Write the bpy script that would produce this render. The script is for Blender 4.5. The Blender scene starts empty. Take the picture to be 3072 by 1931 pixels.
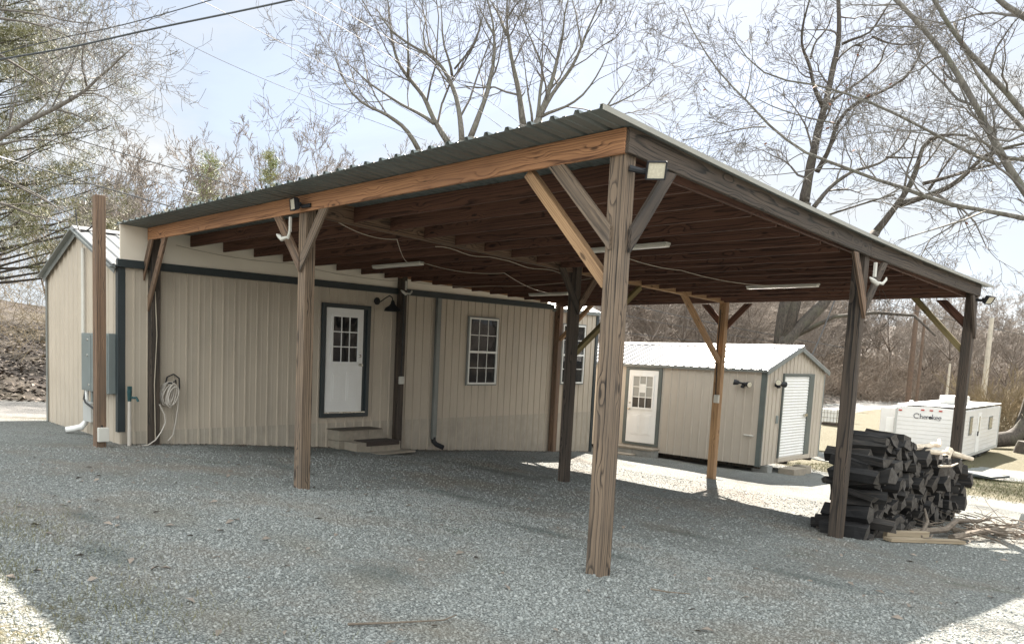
import bpy, math, random
import numpy as np
from mathutils import Vector, Matrix
random.seed(7); RNG = np.random.default_rng(11)
S = bpy.context.scene
COL = S.collection
rad = math.radians

# ------------------------------------------------------------------ camera
FPX, PX, PY = 2355.16, -333.6, 321.36          # focal length and principal point in pixels of a 3072 x 1931 frame
CAM = np.array([12.2818, -5.5540, 1.8198])
RX, ROLL, YAW = 1.469435, 0.0364584, 0.8395397
def _rot():
    c, s = math.cos(ROLL), math.sin(ROLL); Rr = np.array([[c,-s,0],[s,c,0],[0,0,1]])
    c, s = math.cos(RX), math.sin(RX); Rx = np.array([[1,0,0],[0,c,-s],[0,s,c]])
    c, s = math.cos(YAW), math.sin(YAW); Rz = np.array([[c,-s,0],[s,c,0],[0,0,1]])
    return Rz @ Rx @ Rr
RM = _rot()
cd = bpy.data.cameras.new('camera'); co = bpy.data.objects.new('camera', cd); COL.objects.link(co)
M = Matrix([list(RM[i]) + [CAM[i]] for i in range(3)] + [[0,0,0,1]])
co.matrix_world = M
cd.sensor_fit = 'HORIZONTAL'; cd.sensor_width = 36
cd.lens = 36*FPX/3072; cd.shift_x = -PX/3072; cd.shift_y = PY/3072
cd.clip_start = 0.1; cd.clip_end = 2000
S.camera = co
def ray(u, v):
    return RM @ np.array([(u-1536-PX)/FPX, -(v-965.5-PY)/FPX, -1.0])
def at(u, v, D):                                # survey point: the photo's sight line at a measured depth
    return CAM + ray(u, v)*D

# ------------------------------------------------------------------ terrain
XA, X1, Y1, Y2 = 8.6232, 4.2747, 5.3618, 10.6951
def sst(a, b, x):
    t = min(1, max(0, (x-a)/(b-a))); return t*t*(3-2*t)
def road_x(y):
    return -6.3 - 0.1*max(y, -20)
def gz(x, y):
    ye = y
    if y > 26: ye = 26 + (1-math.exp(-(y-26)/9))*5
    if y < -9: ye = -9 + (1-math.exp((y+9)/9))*-5
    xe = max(-12, min(30, x))
    h = -0.0125*(xe-XA) - 0.0711*ye
    d = road_x(y) - x - 2.1
    if d > 0:
        h += 0.75*sst(0, 4.5, d) + 0.13*max(0, d-3) - 0.075*max(0, d-28) - 0.04*max(0, d-60)
        h += 0.12*math.sin(d*.9+y*.3)*sst(.5, 3, d)
        h -= 0.012*(x+6.3)*0
    if -8 < y < 9 and x < -3.6 and d < 0:
        pass
    h += 0.015*math.sin(x*.8+1)*math.sin(y*.7)+0.008*math.sin(x*2.3+y*1.7)
    if y > 45: h += 0.05*max(0, y-95)
    if x > 24: h += 0.16*min(x-24, 60)*sst(24, 34, x)
    return h

# ------------------------------------------------------------------ objects, names, labels
def tag(o, label=None, cat=None, group=None, kind=None):
    if label: o['label'] = label
    if cat: o['category'] = cat
    if group: o['group'] = group
    if kind: o['kind'] = kind
    return o
def thing(name, loc, label, cat, group=None):
    o = bpy.data.objects.new(name, None); COL.objects.link(o); o.location = loc
    o.empty_display_size = .1
    return tag(o, label, cat, group)
def root_loc(o):
    while o.parent: o = o.parent
    return np.array(o.location)
def mesh_np(name, V, F, k, mat, smooth=False, gc=None):
    """V (n,3), F (m,k) int"""
    me = bpy.data.meshes.new(name)
    n, m = len(V), len(F)
    me.vertices.add(n); me.vertices.foreach_set('co', np.ascontiguousarray(V, dtype=np.float32).ravel())
    me.loops.add(m*k); me.loops.foreach_set('vertex_index', np.ascontiguousarray(F, dtype=np.int32).ravel())
    me.polygons.add(m)
    me.polygons.foreach_set('loop_start', np.arange(0, m*k, k, dtype=np.int32))
    if smooth: me.polygons.foreach_set('use_smooth', np.ones(m, dtype=bool))
    me.update(calc_edges=True)
    if mat: me.materials.append(mat)
    return me
class MB:
    def __init__(s): s.v = []; s.f = []; s.g = []
    def add(s, vs, fs, gs=None):
        b = len(s.v); s.v += [tuple(map(float, p)) for p in vs]; s.f += [tuple(i+b for i in f) for f in fs]
        s.g += list(gs) if gs is not None else [tuple(map(float, p)) for p in vs]
        return s
    def box(s, a, b):
        x0, y0, z0 = (min(a[i], b[i]) for i in range(3)); x1, y1, z1 = (max(a[i], b[i]) for i in range(3))
        return s.add([(x0,y0,z0),(x1,y0,z0),(x1,y1,z0),(x0,y1,z0),(x0,y0,z1),(x1,y0,z1),(x1,y1,z1),(x0,y1,z1)],
                     [(0,3,2,1),(4,5,6,7),(0,1,5,4),(1,2,6,5),(2,3,7,6),(3,0,4,7)])
    def lumber(s, p0, p1, w, h, side=None, n=1, warp=0.0):
        """sawn timber from p0 to p1; w across `side`, h across the third axis; carries grain coordinates"""
        p0 = np.array(p0, float); p1 = np.array(p1, float); d = p1-p0; L = np.linalg.norm(d); d /= L
        if side is None: side = (0,0,1) if abs(d[2]) < .9 else (1,0,0)
        a = np.array(side, float); a -= d*(a@d); a /= np.linalg.norm(a); b = np.cross(d, a)
        og = np.array([random.uniform(-.09,.09), random.choice((-1,1))*random.uniform(.06,.16), random.uniform(0,50)])
        vs, gs, fs = [], [], []
        for i in range(n+1):
            t = i/n; c = p0+(p1-p0)*t + (a*math.sin(t*3.1+og[2])+b*math.cos(t*2.3+og[2]))*warp
            for sa, sb in ((-1,-1),(1,-1),(1,1),(-1,1)):
                vs.append(c + a*sa*w/2 + b*sb*h/2); gs.append((og[0]+sa*w/2, og[1]+sb*h/2, og[2]+t*L))
        for i in range(n):
            q = i*4
            for j in range(4): fs.append((q+j, q+(j+1)%4, q+4+(j+1)%4, q+4+j))
        fs.append((3,2,1,0)); q = n*4; fs.append((q,q+1,q+2,q+3))
        return s.add(vs, fs, gs)
    def tube(s, pts, r, n=8, caps=True):
        pts = [np.array(p, float) for p in pts]; rr = r if hasattr(r, '__len__') else [r]*len(pts)
        vs, fs, gs = [], [], []; up = None; L = 0
        for i, p in enumerate(pts):
            d = pts[min(i+1, len(pts)-1)] - pts[max(i-1, 0)]; d /= (np.linalg.norm(d)+1e-12)
            if up is None:
                up = np.cross(d, (0,0,1.0)) if abs(d[2]) < .95 else np.cross(d, (1.0,0,0))
            up = up - d*(up@d); up /= (np.linalg.norm(up)+1e-12); w = np.cross(d, up)
            if i: L += np.linalg.norm(pts[i]-pts[i-1])
            for k in range(n):
                a = 2*math.pi*k/n
                vs.append(p + (up*math.cos(a)+w*math.sin(a))*rr[i]); gs.append((rr[i]*math.cos(a), rr[i]*math.sin(a), L))
        for i in range(len(pts)-1):
            for k in range(n): fs.append((i*n+k, i*n+(k+1)%n, (i+1)*n+(k+1)%n, (i+1)*n+k))
        if caps:
            fs.append(tuple(range(n-1,-1,-1))); e = (len(pts)-1)*n; fs.append(tuple(e+k for k in range(n)))
        return s.add(vs, fs, gs)
    def lathe(s, prof, o=(0,0,0), axis=(0,0,1), n=20):
        ax = np.array(axis, float); ax /= np.linalg.norm(ax)
        u = np.cross(ax, (0,0,1.0)) if abs(ax[2]) < .9 else np.array([1.0,0,0]); u -= ax*(u@ax); u /= np.linalg.norm(u); w = np.cross(ax, u)
        vs, fs = [], []
        for r, z in prof:
            for k in range(n):
                a = 2*math.pi*k/n; vs.append(np.array(o)+ax*z+(u*math.cos(a)+w*math.sin(a))*r)
        for i in range(len(prof)-1):
            for k in range(n): fs.append((i*n+k, i*n+(k+1)%n, (i+1)*n+(k+1)%n, (i+1)*n+k))
        fs.append(tuple(range(n-1,-1,-1))); e = (len(prof)-1)*n; fs.append(tuple(e+k for k in range(n)))
        return s.add(vs, fs)
    def build(s, name, mat, parent=None, bevel=0, smooth=False, label=None, cat=None, group=None, kind=None, loc=None):
        me = bpy.data.meshes.new(name)
        V = np.array(s.v)
        if parent is not None: off = root_loc(parent)
        elif loc is not None: off = np.array(loc, float)
        else:
            off = np.array([(V[:,0].min()+V[:,0].max())/2, (V[:,1].min()+V[:,1].max())/2, V[:,2].min()])
            if kind == 'structure': off = np.zeros(3)
        me.from_pydata((V-off).tolist(), [], s.f); me.update()
        at_ = me.attributes.new('gc', 'FLOAT_VECTOR', 'POINT'); at_.data.foreach_set('vector', np.array(s.g, dtype=np.float32).ravel())
        if smooth:
            me.polygons.foreach_set('use_smooth', np.ones(len(me.polygons), dtype=bool))
            try: me.set_sharp_from_angle(angle=rad(40))
            except Exception: pass
        if mat: me.materials.append(mat)
        o = bpy.data.objects.new(name, me); COL.objects.link(o)
        if parent is not None: o.parent = parent
        else: o.location = off
        if bevel:
            m = o.modifiers.new('bevel', 'BEVEL'); m.width = bevel; m.segments = 2; m.limit_method = 'ANGLE'
        return tag(o, label, cat, group, kind)

# ------------------------------------------------------------------ materials
MATS = {}
def newmat(name):
    m = bpy.data.materials.new(name); m.use_nodes = True; nt = m.node_tree; nt.nodes.clear()
    out = nt.nodes.new('ShaderNodeOutputMaterial'); b = nt.nodes.new('ShaderNodeBsdfPrincipled')
    nt.links.new(b.outputs[0], out.inputs[0]); MATS[name] = m
    return m, nt, b
def N(nt, t, **kw):
    n = nt.nodes.new(t)
    for k, v in kw.items():
        if k.startswith('i_'):
            key = k[2:]; key = int(key) if key.isdigit() else key.replace('_', ' ')
            n.inputs[key].default_value = v
        else: setattr(n, k, v)
    return n
def ramp(nt, fac, stops, interp='LINEAR'):
    r = nt.nodes.new('ShaderNodeValToRGB'); r.color_ramp.interpolation = interp
    el = r.color_ramp.elements
    while len(el) < len(stops): el.new(.5)
    for e, (p, c) in zip(el, stops): e.position = p; e.color = (c[0], c[1], c[2], 1) if hasattr(c, '__len__') else (c, c, c, 1)
    nt.links.new(fac, r.inputs[0]); return r.outputs[0]
def mathn(nt, op, a, b=None, c=None):
    n = nt.nodes.new('ShaderNodeMath'); n.operation = op
    for i, x in enumerate((a, b, c)):
        if x is None: continue
        if isinstance(x, (int, float)): n.inputs[i].default_value = x
        else: nt.links.new(x, n.inputs[i])
    return n.outputs[0]
def mixc(nt, fac, a, b, mode='MIX'):
    n = nt.nodes.new('ShaderNodeMix'); n.data_type = 'RGBA'; n.blend_type = mode
    if isinstance(fac, (int, float)): n.inputs[0].default_value = fac
    else: nt.links.new(fac, n.inputs[0])
    for i, x in ((6, a), (7, b)):
        if isinstance(x, tuple): n.inputs[i].default_value = (*x[:3], 1)
        else: nt.links.new(x, n.inputs[i])
    return n.outputs[2]
def bump(nt, b, h, strength, dist):
    n = nt.nodes.new('ShaderNodeBump'); n.inputs['Strength'].default_value = strength; n.inputs['Distance'].default_value = dist
    nt.links.new(h, n.inputs['Height']); nt.links.new(n.outputs[0], b.inputs['Normal'])
def vmul(nt, v, s):
    n = nt.nodes.new('ShaderNodeVectorMath'); n.operation = 'MULTIPLY'; nt.links.new(v, n.inputs[0]); n.inputs[1].default_value = s; return n.outputs[0]
def noise(nt, v, scale, detail=3, rough=.55, dist=0):
    n = nt.nodes.new('ShaderNodeTexNoise'); nt.links.new(v, n.inputs['Vector']); n.inputs['Scale'].default_value = scale
    n.inputs['Detail'].default_value = detail; n.inputs['Roughness'].default_value = rough; n.inputs['Distortion'].default_value = dist
    return n.outputs[0]
def plain(name, col, rough=.5, metal=0.0, var=.12, dirt=None, scale=4, bmp=0.0, coat=0, gcv=False):
    m, nt, b = newmat(name)
    g = N(nt, 'ShaderNodeNewGeometry').outputs['Position']
    n = noise(nt, g, scale, 4, .6)
    lo = tuple(c*(1-var) for c in col); hi = tuple(min(1, c*(1+var)) for c in col)
    c = ramp(nt, n, [(.3, lo), (.7, hi)])
    if dirt:
        n2 = noise(nt, vmul(nt, g, (1,1,.35)), 2.2, 5, .65)
        c = mixc(nt, ramp(nt, n2, [(.52, 0), (.8, .55)]), c, dirt)
    nt.links.new(c, b.inputs['Base Color'])
    r2 = ramp(nt, n, [(.3, max(0, rough-.08)), (.7, min(1, rough+.08))]); nt.links.new(r2, b.inputs['Roughness'])
    b.inputs['Metallic'].default_value = metal
    if bmp: bump(nt, b, noise(nt, g, scale*14, 3), .5, bmp)
    return m
def wood(name, light, dark, freq=75, rough=.75, contrast=1.0, grey=None, greyamt=.4, crack=.5, wav=.07, streak=.62):
    m, nt, b = newmat(name)
    g = N(nt, 'ShaderNodeAttribute', attribute_name='gc').outputs['Vector']
    sep = N(nt, 'ShaderNodeSeparateXYZ'); nt.links.new(g, sep.inputs[0])
    # knots: sparse cells along the length that swell the rings around them
    vor = nt.nodes.new('ShaderNodeTexVoronoi'); nt.links.new(vmul(nt, g, (7, 7, 2.1)), vor.inputs['Vector']); vor.inputs['Scale'].default_value = 1
    kd = vor.outputs['Distance']
    swell = ramp(nt, kd, [(.0, 1), (.12, .75), (.42, 0)], 'EASE')
    r = mathn(nt, 'SQRT', mathn(nt, 'ADD', mathn(nt, 'POWER', sep.outputs[0], 2), mathn(nt, 'POWER', sep.outputs[1], 2)))
    n1 = noise(nt, vmul(nt, g, (5, 5, .9)), 1.0, 2, .5)
    n2 = noise(nt, vmul(nt, g, (30, 30, 3.5)), 1.0, 3, .55)
    rr = mathn(nt, 'ADD', mathn(nt, 'ADD', r, mathn(nt, 'MULTIPLY', n1, wav)), mathn(nt, 'ADD', mathn(nt, 'MULTIPLY', n2, .011), mathn(nt, 'MULTIPLY', swell, .028)))
    saw = mathn(nt, 'FRACT', mathn(nt, 'MULTIPLY', rr, freq))
    band = ramp(nt, saw, [(0, .12), (.12, .0), (.62, .25), (.9, 1), (1, .12)])
    fib = noise(nt, vmul(nt, g, (160, 160, 4)), 1.0, 2, .6)
    stk = noise(nt, vmul(nt, g, (48, 48, .8)), 1.0, 3, .6)
    k = mathn(nt, 'ADD', mathn(nt, 'MULTIPLY', band, contrast*.8), mathn(nt, 'ADD', mathn(nt, 'MULTIPLY', mathn(nt, 'SUBTRACT', fib, .5), .5), mathn(nt, 'MULTIPLY', mathn(nt, 'SUBTRACT', ramp(nt, stk, [(.40, 0), (.60, 1)]), .5), streak)))
    c = mixc(nt, ramp(nt, k, [(0, 0), (1, 1)]), light, dark)
    big = noise(nt, vmul(nt, g, (3, 3, .8)), 1.0, 4, .6)
    if grey: c = mixc(nt, mathn(nt, 'MULTIPLY', ramp(nt, big, [(.42, 0), (.66, 1)]), greyamt), c, grey)
    else: c = mixc(nt, mathn(nt, 'MULTIPLY', ramp(nt, big, [(.4, 0), (.7, 1)]), .35), c, dark)
    core = ramp(nt, kd, [(.07, 1), (.12, 0)])
    c = mixc(nt, mathn(nt, 'MULTIPLY', core, .85), c, tuple(x*.45 for x in dark))
    ck = noise(nt, vmul(nt, g, (55, 55, .8)), 1.0, 2, .5)
    crk = ramp(nt, ck, [(.655, 0), (.69, 1)])
    c = mixc(nt, mathn(nt, 'MULTIPLY', crk, crack), c, tuple(x*.3 for x in dark))
    nt.links.new(c, b.inputs['Base Color']); b.inputs['Roughness'].default_value = rough
    h = mathn(nt, 'SUBTRACT', mathn(nt, 'ADD', mathn(nt, 'MULTIPLY', band, -.5), mathn(nt, 'MULTIPLY', fib, .6)), crk)
    bump(nt, b, h, .5, .003)
    return m
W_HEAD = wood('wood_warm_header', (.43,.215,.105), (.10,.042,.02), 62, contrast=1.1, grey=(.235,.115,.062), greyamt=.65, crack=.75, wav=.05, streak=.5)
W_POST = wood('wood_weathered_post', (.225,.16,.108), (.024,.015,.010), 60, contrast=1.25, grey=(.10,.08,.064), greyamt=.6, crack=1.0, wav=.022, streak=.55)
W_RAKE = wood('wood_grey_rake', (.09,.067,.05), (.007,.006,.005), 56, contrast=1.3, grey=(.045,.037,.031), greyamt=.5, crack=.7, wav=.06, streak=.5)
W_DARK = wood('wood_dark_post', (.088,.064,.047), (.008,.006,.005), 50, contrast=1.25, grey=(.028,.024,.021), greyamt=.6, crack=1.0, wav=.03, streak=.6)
W_PURL = wood('wood_red_purlin', (.15,.070,.046), (.030,.012,.009), 60, contrast=1.1, crack=.5, wav=.06, streak=.45)
W_BEAM = wood('wood_brown_beam', (.215,.132,.082), (.045,.026,.017), 56, contrast=1.2, grey=(.105,.08,.06), greyamt=.6, crack=.9, wav=.04)
W_NEW  = wood('wood_fresh_brace', (.37,.225,.115), (.15,.078,.036), 60, contrast=1.0, grey=(.20,.125,.075), greyamt=.55, crack=.5, wav=.05)
W_GRN  = wood('wood_greenish_brace', (.24,.19,.085), (.10,.075,.032), 70)
W_PLK  = wood('wood_plank', (.36,.29,.20), (.19,.14,.09), 70, crack=.5)
SIDING = plain('siding_taupe', (.47,.405,.325), .42, .0, .05, dirt=(.33,.29,.24), scale=1.3)
SIDESHED = plain('siding_shed', (.46,.405,.34), .42, .0, .04, dirt=(.38,.33,.27), scale=1.3)
SKIRTM = plain('siding_splashed', (.41,.36,.295), .5, 0, .10, dirt=(.20,.175,.14), scale=5)
FASCIA = plain('fascia_cream', (.80,.73,.62), .4, 0, .05, scale=.9)
TRIM = plain('trim_slate_green', (.028,.037,.040), .42, 0, .15, scale=3)
TRIMS = plain('trim_shed_green', (.10,.115,.108), .42, 0, .15, scale=3)
TRIMG = plain('trim_grey', (.19,.20,.19), .45, .1, .1, scale=3)
ROOFW = plain('roof_white_metal', (.27,.27,.268), .38, .1, .05, scale=.8)
GALV = plain('roof_galvanised', (.15,.172,.168), .5, .15, .12, scale=1.6, dirt=(.2,.2,.19))
FLASH = plain('flashing_cream', (.34,.325,.28), .4, .1, .06)
WHITE = plain('white_paint', (.78,.77,.745), .38, 0, .03, dirt=(.66,.63,.57), scale=2)
WHITE2 = plain('white_plastic', (.55,.53,.48), .4, 0, .05)
VINYL = plain('white_vinyl', (.78,.77,.73), .35, 0, .03)
BLACK = plain('black_metal', (.014,.015,.018), .65, 0, .2)
BLKPL = plain('black_cable', (.012,.012,.013), .55, 0, .2)
LENS = plain('lamp_lens', (.50,.46,.36), .25, 0, .06, scale=60)
DIFF = plain('lamp_diffuser', (.76,.73,.66), .35, 0, .03)
STEEL = plain('satin_nickel', (.55,.54,.5), .25, 1, .08)
GREYB = plain('grey_enclosure', (.18,.205,.20), .45, .1, .06, dirt=(.2,.22,.21))
GREYP = plain('grey_pvc', (.42,.42,.40), .5, 0, .05)
CONC = plain('concrete_block', (.29,.25,.20), .9, 0, .16, dirt=(.25,.25,.2), scale=9, bmp=.004)
CONCD = plain('concrete_dark', (.25,.25,.235), .9, 0, .16, dirt=(.15,.16,.13), scale=9, bmp=.004)
MAT_ = plain('door_mat', (.05,.038,.032), .95, 0, .3, scale=60, bmp=.006)
MATG = plain('mat_grey', (.10,.085,.065), .95, 0, .3, scale=60, bmp=.006)
CABLE = plain('pale_cable', (.42,.36,.28), .5, 0, .1)
HOSE = plain('hose_white', (.50,.455,.40), .4, 0, .06)
WIREM = plain('overhead_wire', (.05,.055,.06), .5, .2, .1)
WIREL = plain('aluminium_wire', (.05,.052,.055), .6, 0, .1)
TRAIL = plain('trailer_skin', (.70,.685,.67), .35, 0, .03, dirt=(.6,.58,.54), scale=.8)
TRAILR = plain('trailer_roof', (.80,.79,.77), .5, 0, .04)
REDL = plain('marker_red', (.42,.03,.02), .3)
RUB = plain('rubber', (.02,.02,.02), .8, 0, .2)
LETT = plain('lettering_grey', (.10,.10,.12), .5)
LEAFM = plain('dead_leaf', (.20,.165,.135), .8, 0, .45, scale=7)
LEAFR = plain('oak_leaf_brown', (.24,.085,.04), .8, 0, .4, scale=7)
STICK = plain('stick_bark', (.15,.12,.093), .9, 0, .35, scale=18, bmp=.004)
STICKP = plain('stick_bare', (.62,.53,.42), .8, 0, .2, scale=14, bmp=.003)
GREEN = plain('hydrant_green', (.02,.07,.075), .4, .2, .2)
POLEB = plain('pole_brown', (.125,.085,.062), .85, 0, .25, scale=6)
POLEP = plain('pole_pale', (.48,.43,.36), .8, 0, .15, scale=5)
TARP = plain('dark_board', (.045,.055,.055), .5, 0, .2)
def glass(name, tint=(.012,.014,.016)):
    m, nt, b = newmat(name)
    b.inputs['Base Color'].default_value = (*tint, 1); b.inputs['Roughness'].default_value = .03
    b.inputs['IOR'].default_value = 1.5
    g = N(nt, 'ShaderNodeNewGeometry').outputs['Position']
    bump(nt, b, noise(nt, g, 1.8, 1), .25, .02)
    return m
GLASS = glass('window_glass'); GLASSL = glass('window_glass_pale', (.30,.30,.28))
def barkmat(name, a, bcol, moss=None):
    m, nt, b = newmat(name)
    g = N(nt, 'ShaderNodeNewGeometry').outputs['Position']
    n = noise(nt, vmul(nt, g, (1,1,.35)), 14, 4, .65)
    c = ramp(nt, n, [(.32, bcol), (.66, a)])
    n2 = noise(nt, g, 1.7, 3, .6)
    if moss: c = mixc(nt, ramp(nt, n2, [(.5, 0), (.68, .7)]), c, moss)
    nt.links.new(c, b.inputs['Base Color']); b.inputs['Roughness'].default_value = .9
    bump(nt, b, n, .8, .03)
    return m
BARK = barkmat('bark_grey', (.185,.17,.145), (.06,.053,.045), (.13,.13,.095))
BARKD = barkmat('bark_dark', (.078,.064,.052), (.022,.018,.015), (.07,.066,.045))
BARKF = barkmat('bark_far', (.22,.18,.15), (.11,.087,.072))
BARKL = barkmat('bark_left', (.165,.148,.128), (.065,.057,.049))
TWIG = plain('twig', (.13,.118,.105), .9, 0, .25, scale=3)
TWIGD = plain('twig_dark', (.10,.088,.077), .9, 0, .25, scale=3)
TWIGF = plain('twig_far', (.20,.168,.142), .9, 0, .22, scale=.5)
BRUSH = plain('brush_brown', (.20,.158,.122), .9, 0, .4, scale=.5)
BRUSHY = plain('brush_straw', (.23,.18,.11), .9, 0, .3, scale=.9)
def needlemat(name, a, bcol):
    m, nt, b = newmat(name)
    g = N(nt, 'ShaderNodeNewGeometry').outputs['Position']
    c = ramp(nt, noise(nt, g, 1.6, 3, .6), [(.3, a), (.7, bcol)])
    nt.links.new(c, b.inputs['Base Color']); b.inputs['Roughness'].default_value = .6
    return m
PINE = needlemat('pine_needles', (.185,.175,.075), (.10,.105,.042))
PINEY = needlemat('young_pine_needles', (.27,.265,.10), (.13,.17,.06))
GRASSM = needlemat('grass_blades', (.15,.13,.055), (.075,.09,.03))
STRAW = needlemat('dry_straw', (.42,.34,.20), (.30,.25,.15))

def ground_mat():
    m, nt, b = newmat('ground_surface')
    g = N(nt, 'ShaderNodeNewGeometry').outputs['Position']
    at_ = N(nt, 'ShaderNodeAttribute', attribute_name='mask'); sp = N(nt, 'ShaderNodeSeparateColor'); nt.links.new(at_.outputs['Color'], sp.inputs[0])
    wob = mathn(nt, 'MULTIPLY', mathn(nt, 'SUBTRACT', noise(nt, g, 2.5, 5, .7), .5), 1.1)
    def region(ch, lo=.4, hi=.6): return ramp(nt, mathn(nt, 'ADD', sp.outputs[ch], wob), [(lo, 0), (hi, 1)])
    # gravel: cells of two sizes
    def cells(sc, rnd=1):
        v = nt.nodes.new('ShaderNodeTexVoronoi'); nt.links.new(g, v.inputs['Vector']); v.inputs['Scale'].default_value = sc; v.inputs['Randomness'].default_value = rnd
        return v
    v1, v2 = cells(55), cells(120)
    s1 = N(nt, 'ShaderNodeSeparateColor'); nt.links.new(v1.outputs['Color'], s1.inputs[0])
    s2 = N(nt, 'ShaderNodeSeparateColor'); nt.links.new(v2.outputs['Color'], s2.inputs[0])
    gc1 = ramp(nt, s1.outputs[0], [(0, (.12,.13,.127)), (.4, (.25,.268,.258)), (.75, (.36,.373,.355)), (1, (.54,.54,.515))])
    gc2 = ramp(nt, s2.outputs[0], [(0, (.09,.097,.094)), (.5, (.235,.25,.24)), (1, (.46,.46,.44))])
    gc = mixc(nt, .45, gc1, gc2)
    edge = ramp(nt, v1.outputs['Distance'], [(.25, 1), (.7, .35)])
    gc = mixc(nt, 1.0, gc, edge, 'MULTIPLY'); gc = mixc(nt, 1.0, gc, (1.12,1.12,1.1), 'MULTIPLY')
    # dirt and moss patches
    pd = noise(nt, g, .55, 6, .68)
    gc = mixc(nt, ramp(nt, pd, [(.50, 0), (.66, .62)]), gc, (.19,.152,.115))
    pm = noise(nt, vmul(nt, g, (1,1,1)), .8, 5, .7, .6)
    gc = mixc(nt, ramp(nt, pm, [(.60, 0), (.74, .55)]), gc, (.055,.07,.035))
    dm = N(nt, 'ShaderNodeAttribute', attribute_name='damp').outputs['Fac']
    wet = ramp(nt, mathn(nt, 'ADD', dm, mathn(nt, 'MULTIPLY', wob, .8)), [(.35, 0), (.8, .5)])
    gc = mixc(nt, wet, gc, (.035,.048,.042))
    sm = N(nt, 'ShaderNodeAttribute', attribute_name='soil').outputs['Fac']
    soil = ramp(nt, mathn(nt, 'ADD', sm, mathn(nt, 'MULTIPLY', wob, .9)), [(.25, 0), (.8, .42)])
    gc = mixc(nt, soil, gc, (.185,.155,.11))
    gs = noise(nt, g, 16, 5, .75)
    grass = ramp(nt, gs, [(.3, (.034,.036,.013)), (.5, (.085,.073,.03)), (.7, (.14,.113,.062))])
    lf = cells(14); sl = N(nt, 'ShaderNodeSeparateColor'); nt.links.new(lf.outputs['Color'], sl.inputs[0])
    leaf = ramp(nt, sl.outputs[0], [(0, (.014,.010,.008)), (.45, (.036,.027,.022)), (.8, (.066,.05,.04)), (1, (.12,.096,.078))])
    leaf = mixc(nt, ramp(nt, noise(nt, g, .5, 4, .6), [(.45, 0), (.65, .75)]), leaf, (.075,.06,.034))
    road = ramp(nt, noise(nt, g, 9, 5, .7), [(.3, (.15,.147,.142)), (.7, (.21,.206,.198))])
    lg = noise(nt, vmul(nt, g, (.55,.16,.3)), 1.6, 4, .6); gc = mixc(nt, ramp(nt, lg, [(.40, 0), (.62, .30)]), gc, (.11,.112,.10))
    c = mixc(nt, region(0), gc, grass)
    c = mixc(nt, region(1), c, leaf)
    c = mixc(nt, region(2, .47, .53), c, road)
    nt.links.new(c, b.inputs['Base Color']); b.inputs['Roughness'].default_value = .92
    h = mathn(nt, 'ADD', mathn(nt, 'MULTIPLY', v1.outputs['Distance'], -1.0), mathn(nt, 'ADD', mathn(nt, 'MULTIPLY', v2.outputs['Distance'], -.5), mathn(nt, 'MULTIPLY', s1.outputs[1], .7)))
    bump(nt, b, h, .8, .022)
    return m
GROUND = ground_mat()
def stonemat():
    m, nt, b = newmat('gravel_stone')
    oi = N(nt, 'ShaderNodeAttribute', attribute_name='gc').outputs['Vector']
    sp = N(nt, 'ShaderNodeSeparateXYZ'); nt.links.new(oi, sp.inputs[0])
    c = ramp(nt, sp.outputs[0], [(0, (.13,.142,.138)), (.3, (.235,.248,.24)), (.8, (.315,.327,.312)), (.97, (.335,.345,.33)), (1, (.37,.375,.36))])
    g = N(nt, 'ShaderNodeNewGeometry').outputs['Position']
    c = mixc(nt, ramp(nt, noise(nt, g, 70, 2), [(.4, 0), (.7, .3)]), c, (.12,.115,.105))
    pd = noise(nt, g, .55, 6, .68)
    c = mixc(nt, ramp(nt, pd, [(.50, 0), (.68, .5)]), c, (.20,.165,.13))
    wob = mathn(nt, 'MULTIPLY', mathn(nt, 'SUBTRACT', noise(nt, g, 2.5, 5, .7), .5), 1.0)
    c = mixc(nt, ramp(nt, mathn(nt, 'ADD', sp.outputs[1], wob), [(.3, 0), (.8, .6)]), c, (.06,.075,.068))
    c = mixc(nt, ramp(nt, mathn(nt, 'ADD', sp.outputs[2], wob), [(.2, 0), (.8, .32)]), c, (.22,.19,.14))
    nt.links.new(c, b.inputs['Base Color']); b.inputs['Roughness'].default_value = .85
    return m
STONE = stonemat()
def logmat():
    m, nt, b = newmat('firewood')
    g = N(nt, 'ShaderNodeAttribute', attribute_name='gc').outputs['Vector']
    oi = N(nt, 'ShaderNodeObjectInfo').outputs['Random']
    n = noise(nt, vmul(nt, g, (22, 22, 2.2)), 1, 4, .65)
    c = ramp(nt, n, [(.3, (.010,.010,.011)), (.55, (.024,.023,.023)), (.88, (.10,.085,.072))])
    hue = ramp(nt, oi, [(0, (.55,.55,.6)), (.6, (1,.95,.9)), (.95, (1.25,1.15,1.05)), (1, (1.5,1.35,1.2))])
    c = mixc(nt, 1.0, c, hue, 'MULTIPLY')
    nt.links.new(c, b.inputs['Base Color']); b.inputs['Roughness'].default_value = .85
    bump(nt, b, n, .8, .012)
    return m
LOG = logmat()

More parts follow.
